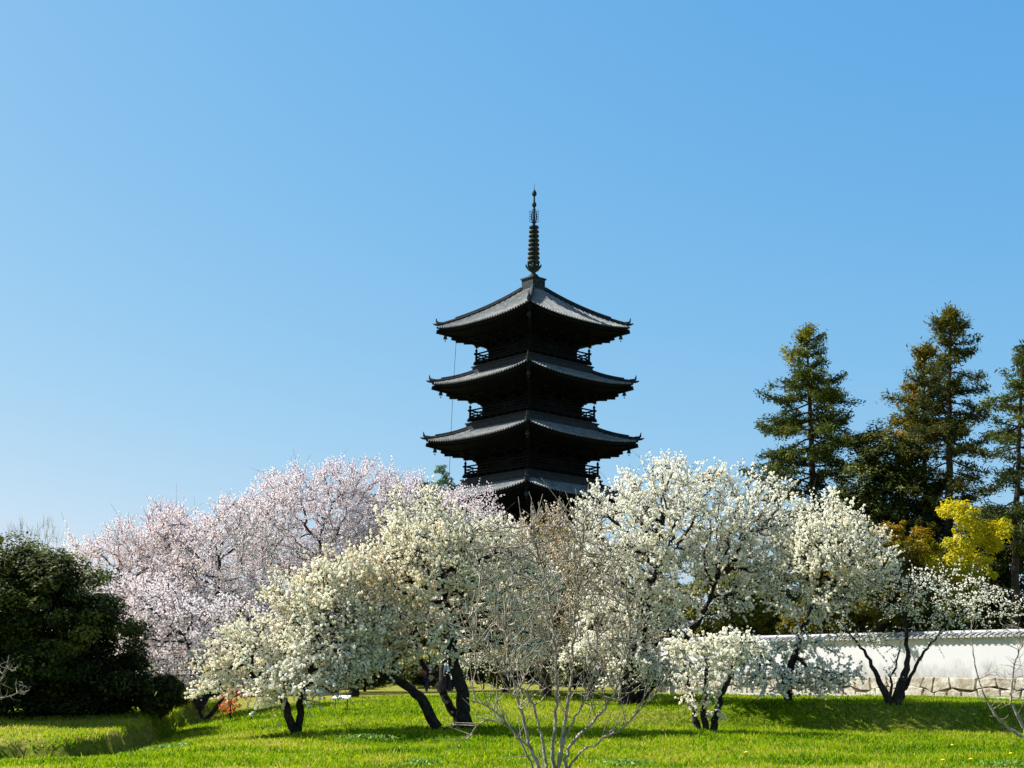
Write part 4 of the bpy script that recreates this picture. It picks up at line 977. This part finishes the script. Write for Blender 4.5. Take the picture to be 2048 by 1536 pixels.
leafy_tree('evergreen_tree', 'dark evergreen crown showing over the cherries just left of the pagoda', 'tree', 411, 92,
    [([(840, 1300), (840, 1150), (840, 1050)], [.3, .24, .12], .3)],
    [(840, 1000, 55, 42, 0, 1.8), (790, 1015, 55, 40, 0, 1.8), (830, 1090, 110, 70, 0, 3)], clumps=190, leaves=110, crad=.55, lsize=.2, mat='ever', inner=.3)
leafy_tree('bamboo', 'single pale green bamboo tip over the cherries left of the pagoda', 'bamboo', 412, 88,
    [([(882, 1300), (882, 1150), (884, 1010), (884, 935)], [.06, .05, .035, .01], .75)],
    [(884, 945, 13, 14, 0, .4), (884, 968, 22, 16, 0, .7), (880, 992, 22, 16, 0, .7)], clumps=34, leaves=40, crad=.3, lsize=.28, mat='pale', bark='bark_brown', flat=.4, aspect=.22, step=.2)
leafy_tree('evergreen_tree', 'dark wooded backdrop tree behind the leftmost cherry', 'tree', 413, 78,
    [([(330, 1380), (330, 1300), (330, 1230)], [.3, .24, .12], .3)],
    [(330, 1270, 200, 80, 0, 3.5), (520, 1270, 160, 80, 0, 3.5)], clumps=260, leaves=100, crad=.65, lsize=.22, mat='ever', inner=.2)
leafy_tree('evergreen_tree', 'dark backdrop tree behind the highest cherry', 'tree', 414, 84,
    [([(760, 1340), (760, 1300), (760, 1230)], [.3, .24, .12], .3)],
    [(720, 1240, 180, 80, 0, 3.5), (920, 1240, 130, 70, 0, 3)], clumps=240, leaves=100, crad=.65, lsize=.22, mat='ever', inner=.2)

for i_, (lb_, cx_, cy_, rx_, ry_, Y_) in enumerate([
    ('dark low shrub in shade behind the leaning plum trunks', 880, 1345, 75, 26, 68), ('dark low shrub behind the left stems of the bare shrub', 1010, 1340, 80, 30, 66), ('dark low shrub behind the right stems of the bare shrub', 1150, 1330, 80, 36, 69),
    ('dark low shrub at the foot of the largest white plum', 1290, 1335, 75, 36, 64), ('dark low shrub behind the cherry trunk at left', 520, 1362, 90, 26, 62), ('dark low shrub behind the short dark trunk', 730, 1345, 70, 26, 66)]):
    leafy_tree('evergreen_shrub', lb_, 'shrub', 430 + i_, Y_, [([(cx_, cy_ + ry_ + 10), (cx_, cy_)], [.08, .05], .1)], [(cx_, cy_, rx_, ry_, 0, rx_ * mpp(Y_) * .7)],
        clumps=90, leaves=90, crad=.32, lsize=.13, mat='ever', vbias=-.12, inner=.3, step=.25, group='dark shrubs behind the lawn')
leafy_tree('evergreen_tree', 'dark evergreen foliage showing just over the wall behind the low white branches', 'tree', 415, 66,
    [([(1600, 1386), (1600, 1330), (1600, 1270)], [.2, .16, .08], .3)], [(1560, 1285, 140, 50, 0, 2.4), (1720, 1280, 120, 50, 0, 2.4)], clumps=230, leaves=110, crad=.45, lsize=.16, mat='ever', inner=.3, vbias=-.1)
leafy_tree('evergreen_tree', 'dark evergreen foliage showing over the right end of the wall', 'tree', 416, 62,
    [([(1880, 1386), (1880, 1330), (1880, 1270)], [.2, .16, .08], .3)], [(1860, 1260, 110, 60, 0, 2.4), (2010, 1250, 110, 60, 0, 2.4)], clumps=200, leaves=110, crad=.45, lsize=.16, mat='ever', inner=.3, vbias=-.1)
# clipped azaleas on the rise behind the lawn
def azalea(label, seed, cx, cy, rx, ry, Y, vb=0.):
    b_ = G(cx, Y); leafy_tree('azalea_bush', label, 'bush', seed, Y, [([(cx, cy + ry), (cx, cy)], [.04, .03], .1)], [(cx, cy, rx, ry, 0, rx * mpp(Y) * .8)],
        clumps=70, leaves=90, crad=.25, lsize=.10, mat='hedge', upn=1.0, vbias=vb, inner=.3, step=.2, group='clipped azalea bushes on the rise')
for i, (lb, cx, cy, rx, ry, Y) in enumerate([
    ('rounded yellow-green azalea framed by the bare shrub left stems', 968, 1298, 38, 16, 74), ('low yellow-green azalea behind the bare shrub right stems', 1185, 1345, 55, 14, 70),
    ('azalea seen between the leaning plum trunks', 850, 1320, 60, 22, 76), ('wide azalea behind the leaning plum trunk tops', 770, 1318, 55, 26, 78),
    ('azalea behind the dark tree trunk by the white board', 690, 1350, 60, 20, 74), ('dull azalea behind the low left plum', 560, 1370, 70, 20, 66), ('azalea beside the stone post', 1330, 1352, 45, 20, 66)]):
    azalea(lb, 450 + i, cx, cy, rx, ry, Y, .1)
# red flowering shrub
leafy_tree('red_flowering_shrub', 'bright red flowering quince shrub under the low left plum', 'shrub', 470, 40.5,
    [([(462, 1412), (464, 1390), (470, 1370)], [.03, .02, .01], .1)], [(470, 1368, 22, 16, 0, .3), (455, 1390, 16, 9, 0, .25), (500, 1388, 36, 6, 0, .25), (462, 1412, 18, 14, 0, .25)],
    clumps=34, leaves=22, crad=.13, lsize=.055, mat='red', aspect=.8, step=.1, inner=.1)

# conifers
GK = 'tall ragged conifers at right'
conifer('conifer', 'left of the tall conifers, a narrow pointed one standing alone', 501, 60, (1640, 1392), (1612, 645),
    [(0, .6), (.25, 1.8), (.4, 2.3), (.55, 2.4), (.72, 2.1), (.85, 1.5), (.93, 1.0), (1, .3)], nl=150, mat='conifer', group=GK, sub=20, bare=.22, rtr=.26)
conifer('conifer', 'tallest conifer, rusty tinged and two-topped, with long limbs reaching right', 502, 56, (1888, 1392), (1902, 612),
    [(0, .8), (.3, 1.7), (.5, 1.8), (.68, 1.8), (.8, 1.6), (.9, 1.1), (1, .35)], nl=115, mat='conifer2', group=GK, sub=20, bare=.25, rtr=.26, bark='bark_brown')
conifer('conifer', 'rust-brown conifer leaning against the left of the tallest one', 503, 57.5, (1850, 1392), (1850, 690),
    [(0, .8), (.3, 1.6), (.55, 1.6), (.8, 1.3), (.92, .8), (1, .3)], nl=85, mat='conifer2', group=GK, sub=20, bare=.25, rtr=.2, vbias=.1)
conifer('conifer', 'thin sparse conifer with bare trunk at the right frame edge', 504, 52, (2022, 1392), (2046, 690),
    [(0, .3), (.4, 1.1), (.6, 1.4), (.8, 1.5), (.93, 1.0), (1, .3)], nl=62, mat='conifer', group=GK, sub=20, bare=.42, rtr=.2, dens=.85)

# ------------------------------------------------------------------ small things on the lawn
# dark stump-like trunk of a pruned tree behind the lawn
t = Tree(601); 
blossom_tree('plum_tree', 'short dark upright trunk with few flowers behind the white board', 'tree', 601, 47,
    [([(706, 1395), (706, 1365), (708, 1340), (712, 1310)], [.20, .18, .15, .06], .6)], [(710, 1315, 70, 30, 0, 1.0)], n=160, step=.18, kill=.24, shoots=2, mat='plum', keep=.8, group=GP)
blossom_tree('plum_tree', 'dark upright trunk with cream flowers just right of the bare shrub', 'tree', 602, 41,
    [([(1254, 1405), (1252, 1370), (1240, 1335), (1225, 1290)], [.15, .13, .10, .04], .5)], [(1220, 1300, 80, 35, 0, 1.0), (1320, 1350, 55, 25, 0, .8)], n=360, step=.18, kill=.24, shoots=2, mat='plum', keep=.8, group=GP)
# white information board lying tilted on two legs
b0 = G(683, 41); board = empty('information_board', (b0[0], b0[1], b0[2]), math.radians(-8), label='low white tilted board on short legs in the grass, behind the low left plum', cat='sign')
M['white'] = mat_basic('white_paint', [(.72, .74, .76), (.82, .83, .84)], .5, 3); M['metal'] = mat_basic('grey_metal', [(.12, .12, .12), (.2, .2, .2)], .5, 3, metallic=.6)
mb = MB(); c_, s_ = math.cos(.25), math.sin(.25)
mb.hexa([(-.24, -.16 * c_, .33 - .16 * s_), (.24, -.16 * c_, .33 - .16 * s_), (.24, .16 * c_, .33 + .16 * s_), (-.24, .16 * c_, .33 + .16 * s_), (-.24, -.16 * c_, .36 - .16 * s_), (.24, -.16 * c_, .36 - .16 * s_), (.24, .16 * c_, .36 + .16 * s_), (-.24, .16 * c_, .36 + .16 * s_)])
mb.build('panel', M['white'], board)
for sx in (-1, 1):
    mb = MB(); mb.tube([(sx * .18, 0, -.1), (sx * .18, 0, .33)], .018, 8); mb.build('leg', M['metal'], board)
# stone post
p0 = G(1345, 47); mb = MB(); h_ = .52
mb.add([(-.11, -.11, -.1), (.11, -.11, -.1), (.11, .11, -.1), (-.11, .11, -.1), (-.10, -.10, h_), (.10, -.10, h_), (.10, .10, h_), (-.10, .10, h_), (0, 0, h_ + .06)],
       [(0, 3, 2, 1), (0, 1, 5, 4), (1, 2, 6, 5), (2, 3, 7, 6), (3, 0, 4, 7), (4, 5, 8), (5, 6, 8), (6, 7, 8), (7, 4, 8)])
o = mb.build('stone_post', M['granite']); o.location = p0; tag(o, 'short square white granite post by the wall left end', 'post')

# people far behind the lawn
def cloth(n, c): return mat_basic(n, [tuple(x * .85 for x in c), c], .9, 12)
M['skin'] = mat_basic('skin', [(.42, .26, .18), (.48, .31, .22)], .6, 8); M['hair'] = mat_basic('black_hair', [(.01, .009, .008), (.02, .018, .015)], .5, 30)
def skin_mesh(name, pts, edges, rad, mat, parent):
    me = bpy.data.meshes.new(name); me.from_pydata(pts, edges, []); me.materials.append(mat)
    o = bpy.data.objects.new(name, me); C.objects.link(o); o.parent = parent
    me.skin_vertices.new() if hasattr(me.skin_vertices, 'new') else None
    md = o.modifiers.new('Skin', 'SKIN')
    if not me.skin_vertices:
        bpy.context.view_layer.objects.active = o
    for i, r in enumerate(rad):
        me.skin_vertices[0].data[i].radius = (r[0], r[1]) if isinstance(r, tuple) else (r, r)
    me.skin_vertices[0].data[0].use_root = True
    o.modifiers.new('Sub', 'SUBSURF').levels = 1; o.modifiers['Sub'].render_levels = 2; md.use_smooth_shade = True
    return o
def person(px_, Y, face_deg, label, top, bottom, s=1.0, walk=.12, bend=0.0):
    g_ = G(px_, Y); p = empty('person', (g_[0], g_[1], g_[2]), math.radians(face_deg), label=label, cat='person'); p.scale = (s, s, s)
    hx = -bend * .28
    J = [(0, 0, .92), (0, hx * .5, 1.12), (0, hx, 1.36), (0, hx * 1.15, 1.46), (0, hx * 1.3, 1.52), (0, hx * 1.4 - .01, 1.60), (0, hx * 1.4, 1.68),
         (.09, 0, .88), (.10, -walk, .50), (.10, -walk * .6, .09), (.10, -walk * .6 - .15, .04), (-.09, 0, .88), (-.10, walk * .4, .50), (-.10, walk * 1.3, .10), (-.10, walk * 1.3 - .14, .04),
         (.18, hx, 1.37), (.23, hx + .04, 1.10), (.22, hx - .08, .86), (.22, hx - .12, .78), (-.18, hx, 1.37), (-.23, hx, 1.10), (-.23, hx - .12, .88), (-.22, hx - .16, .80)]
    E = [(0, 1), (1, 2), (2, 3), (3, 4), (4, 5), (5, 6), (0, 7), (7, 8), (8, 9), (9, 10), (0, 11), (11, 12), (12, 13), (13, 14), (2, 15), (15, 16), (16, 17), (17, 18), (2, 19), (19, 20), (20, 21), (21, 22)]
    Rr = [.12, .11, .12, .05, .06, .085, .07, .08, .055, .035, .03, .08, .055, .035, .03, .05, .04, .028, .03, .05, .04, .028, .03]
    skin_mesh('body', J, E, Rr, M['skin'], p)
    ti = [1, 0, 2, 15, 16, 17, 19, 20, 21]; mp_ = {a: i for i, a in enumerate(ti)}
    skin_mesh('jacket', [J[i] for i in ti], [(mp_[a], mp_[b]) for a, b in E if a in mp_ and b in mp_], [(.16, .12), (.16, .13), (.15, .12), .075, .06, .045, .075, .06, .045], top, p)
    bi = [0, 7, 8, 9, 11, 12, 13]; mp_ = {a: i for i, a in enumerate(bi)}
    skin_mesh('trousers', [J[i] for i in bi], [(mp_[a], mp_[b]) for a, b in E if a in mp_ and b in mp_], [.14, .105, .08, .06, .105, .08, .06], bottom, p)
    mb = MB(); hc = np.array(J[5]) + (0, .02, .03); mb.lathe([(.02, -.09), (.085, -.06), (.105, 0), (.10, .06), (.06, .11), (.01, .125)], 12, hc); mb.build('hair', M['hair'], p, smooth=True)
    return p
person(853, 59, 150, 'child-like figure in magenta jacket and dark trousers between the leaning plum trunks', cloth('magenta', (.55, .03, .18)), cloth('navy', (.03, .03, .05)), .72)
person(899, 59.5, 200, 'person in pale grey jacket and black trousers left of the thick plum trunk', cloth('pale_grey', (.62, .64, .68)), cloth('black', (.012, .012, .014)), .85, bend=.7)
person(1237, 58, 170, 'person in light blue jacket behind the right stems of the bare shrub', cloth('light_blue', (.45, .55, .66)), cloth('beige', (.5, .48, .42)), .95)
person(1199, 58.6, 190, 'person in white top and dark trousers behind the middle of the bare shrub', cloth('white_cloth', (.75, .76, .80)), cloth('charcoal', (.03, .03, .04)), .92, bend=1.0)

# ------------------------------------------------------------------ grass
rng = np.random.RandomState(77)
def scatter(n, y0, y1, power=1.0):
    y = y0 + (y1 - y0) * rng.uniform(size=n) ** power; x = rng.uniform(-.42, .42, n) * (y + 4); return x, y
x, y = scatter(330000, 20.5, 47, 1.25)
e = edge_d(x, y); keep = (rng.uniform(size=len(x)) < np.where(e > 0, .8, 1.0) * np.where((e > -.38) & (e < .02), .25, 1) ); x, y, e = x[keep], y[keep], e[keep]
n = len(x); z = H(x, y); dr = dryness(x, y)
pat = noise2(x, y, 31, 1.6); tall = np.clip(.6 + .5 * noise2(x, y, 32, 2.5), .15, 1.4)
h = (.045 + .10 * rng.uniform(size=n) ** 1.5 * tall) * np.where(e > 0, .9, 1.0) * np.where((e > .02) & (e < .3), 1.5, 1.0); h *= np.where(rng.uniform(size=n) < .01, 1.8, 1)
az = rng.uniform(0, 6.28, n); wd = rng.uniform(.008, .018, n); ln = rng.normal(size=(n, 2)) * .35 * h[:, None]
B = np.stack([x, y, z - .01], 1); S = np.stack([np.cos(az), np.sin(az), 0 * az], 1) * wd[:, None]
Mm = B + np.stack([ln[:, 0] * .35, ln[:, 1] * .35, h * .6], 1); T = B + np.stack([ln[:, 0], ln[:, 1], h], 1)
V = np.stack([B - S, B + S, Mm + S * .7, T, Mm - S * .7], 1).reshape(-1, 3); F = np.arange(n * 5).reshape(-1, 5)
v = np.clip(.46 + .34 * pat + .16 * rng.normal(size=n) + .50 * (dr - .15), 0, 1); v = np.where(rng.uniform(size=n) < .03 + .25 * dr, .95, v)
tag(npmesh('grass', V, F, M['grass'], attr={'v': np.repeat(v, 5)}), label='bright green spring grass covering the sunlit lawn', cat='grass', kind='stuff')

def weed(px_, Y, label, seed, r=.35, nb=260, hh=.28, mat='weed'):
    nb *= 2; hh *= .7
    rr = np.random.RandomState(seed); g_ = G(px_, Y); th = rr.uniform(0, 6.28, nb); q = r * np.abs(rr.normal(size=nb)) * (.5 + .5 * np.abs(np.sin(th * 1.5 + seed)))
    bx, by = g_[0] + q * np.cos(th), g_[1] + q * np.sin(th) * .7; bz = H(bx, by); h = hh * rr.uniform(.4, 1, nb)
    Cn = np.stack([bx, by, bz + h * .6], 1); Dn = np.stack([np.cos(th) * .5, np.sin(th) * .5, np.ones(nb)], 1) + rr.normal(size=(nb, 3)) * .3
    Nn = rr.normal(size=(nb, 3)); Nn[:, 2] += .4
    Dn += rr.normal(size=(nb, 3)) * .7; V, F = cards(rr, Cn, Nn, h * .55, .5, Dn); root = empty('weed_clump', g_, label=label, cat='weed', group='leafy weed clumps in the near grass')
    npmesh('foliage', V, F, M[mat], root, attr={'v': np.repeat(np.clip(rr.normal(.5, .25, nb), 0, 1), 4)})
for i, a_ in enumerate([(850, 24.6, 'grey-green weed clump near the bottom edge left of the bare shrub', .32, 160, .26), (1255, 24.2, 'weed clump just right of the foot of the bare shrub', .38, 180, .26),
                        (735, 31.5, 'fresh green weed clump in shade below the leaning plum limb', .4, 160, .30), (330, 31.5, 'pale weed clump beside the shaded edge of the left bank', .45, 170, .26), (1995, 24.6, 'dark green weed tuft in the bottom right corner', .3, 130, .24)]):
    weed(a_[0], a_[1], a_[2], 700 + i, a_[3], a_[4], a_[5])
# dandelions
proto = None; rr = np.random.RandomState(9)
M['dandelion'] = mat_basic('dandelion_yellow', [(.75, .55, .01), (.85, .7, .02)], .8, 20)
for i, (px_, Y, lb) in enumerate([(2015, 26.4, 'yellow dandelion nearest the right frame edge'), (1880, 24.6, 'yellow dandelion lowest in the right part of the lawn'), (1935, 24.9, 'yellow dandelion between two others at the lower right'), (1900, 28.5, 'yellow dandelion farthest back on the right lawn'), (1490, 26, 'lone yellow dandelion below the small three-stemmed plum')]):
    g_ = G(px_, Y)
    if proto is None:
        proto = empty('dandelion', g_, label=lb, cat='flower', group='dandelions in the lawn')
        mb = MB(); mb.tube([(0, 0, 0), (.005, 0, .12)], .004, 5); mb.build('stem', M['weed'], proto)
        mb = MB(); mb.lathe([(.008, .115), (.03, .125), (.036, .14), (.02, .15), (.003, .153)], 14); mb.build('flower_head', M['dandelion'], proto); kids = list(proto.children)
    else:
        c_ = proto.copy(); C.objects.link(c_); c_.location = g_; c_['label'] = lb
        for ch in kids:
            d_ = ch.copy(); C.objects.link(d_); d_.parent = c_
print('faces', sum(len(o.data.polygons) for o in C.objects if o.type == 'MESH'))
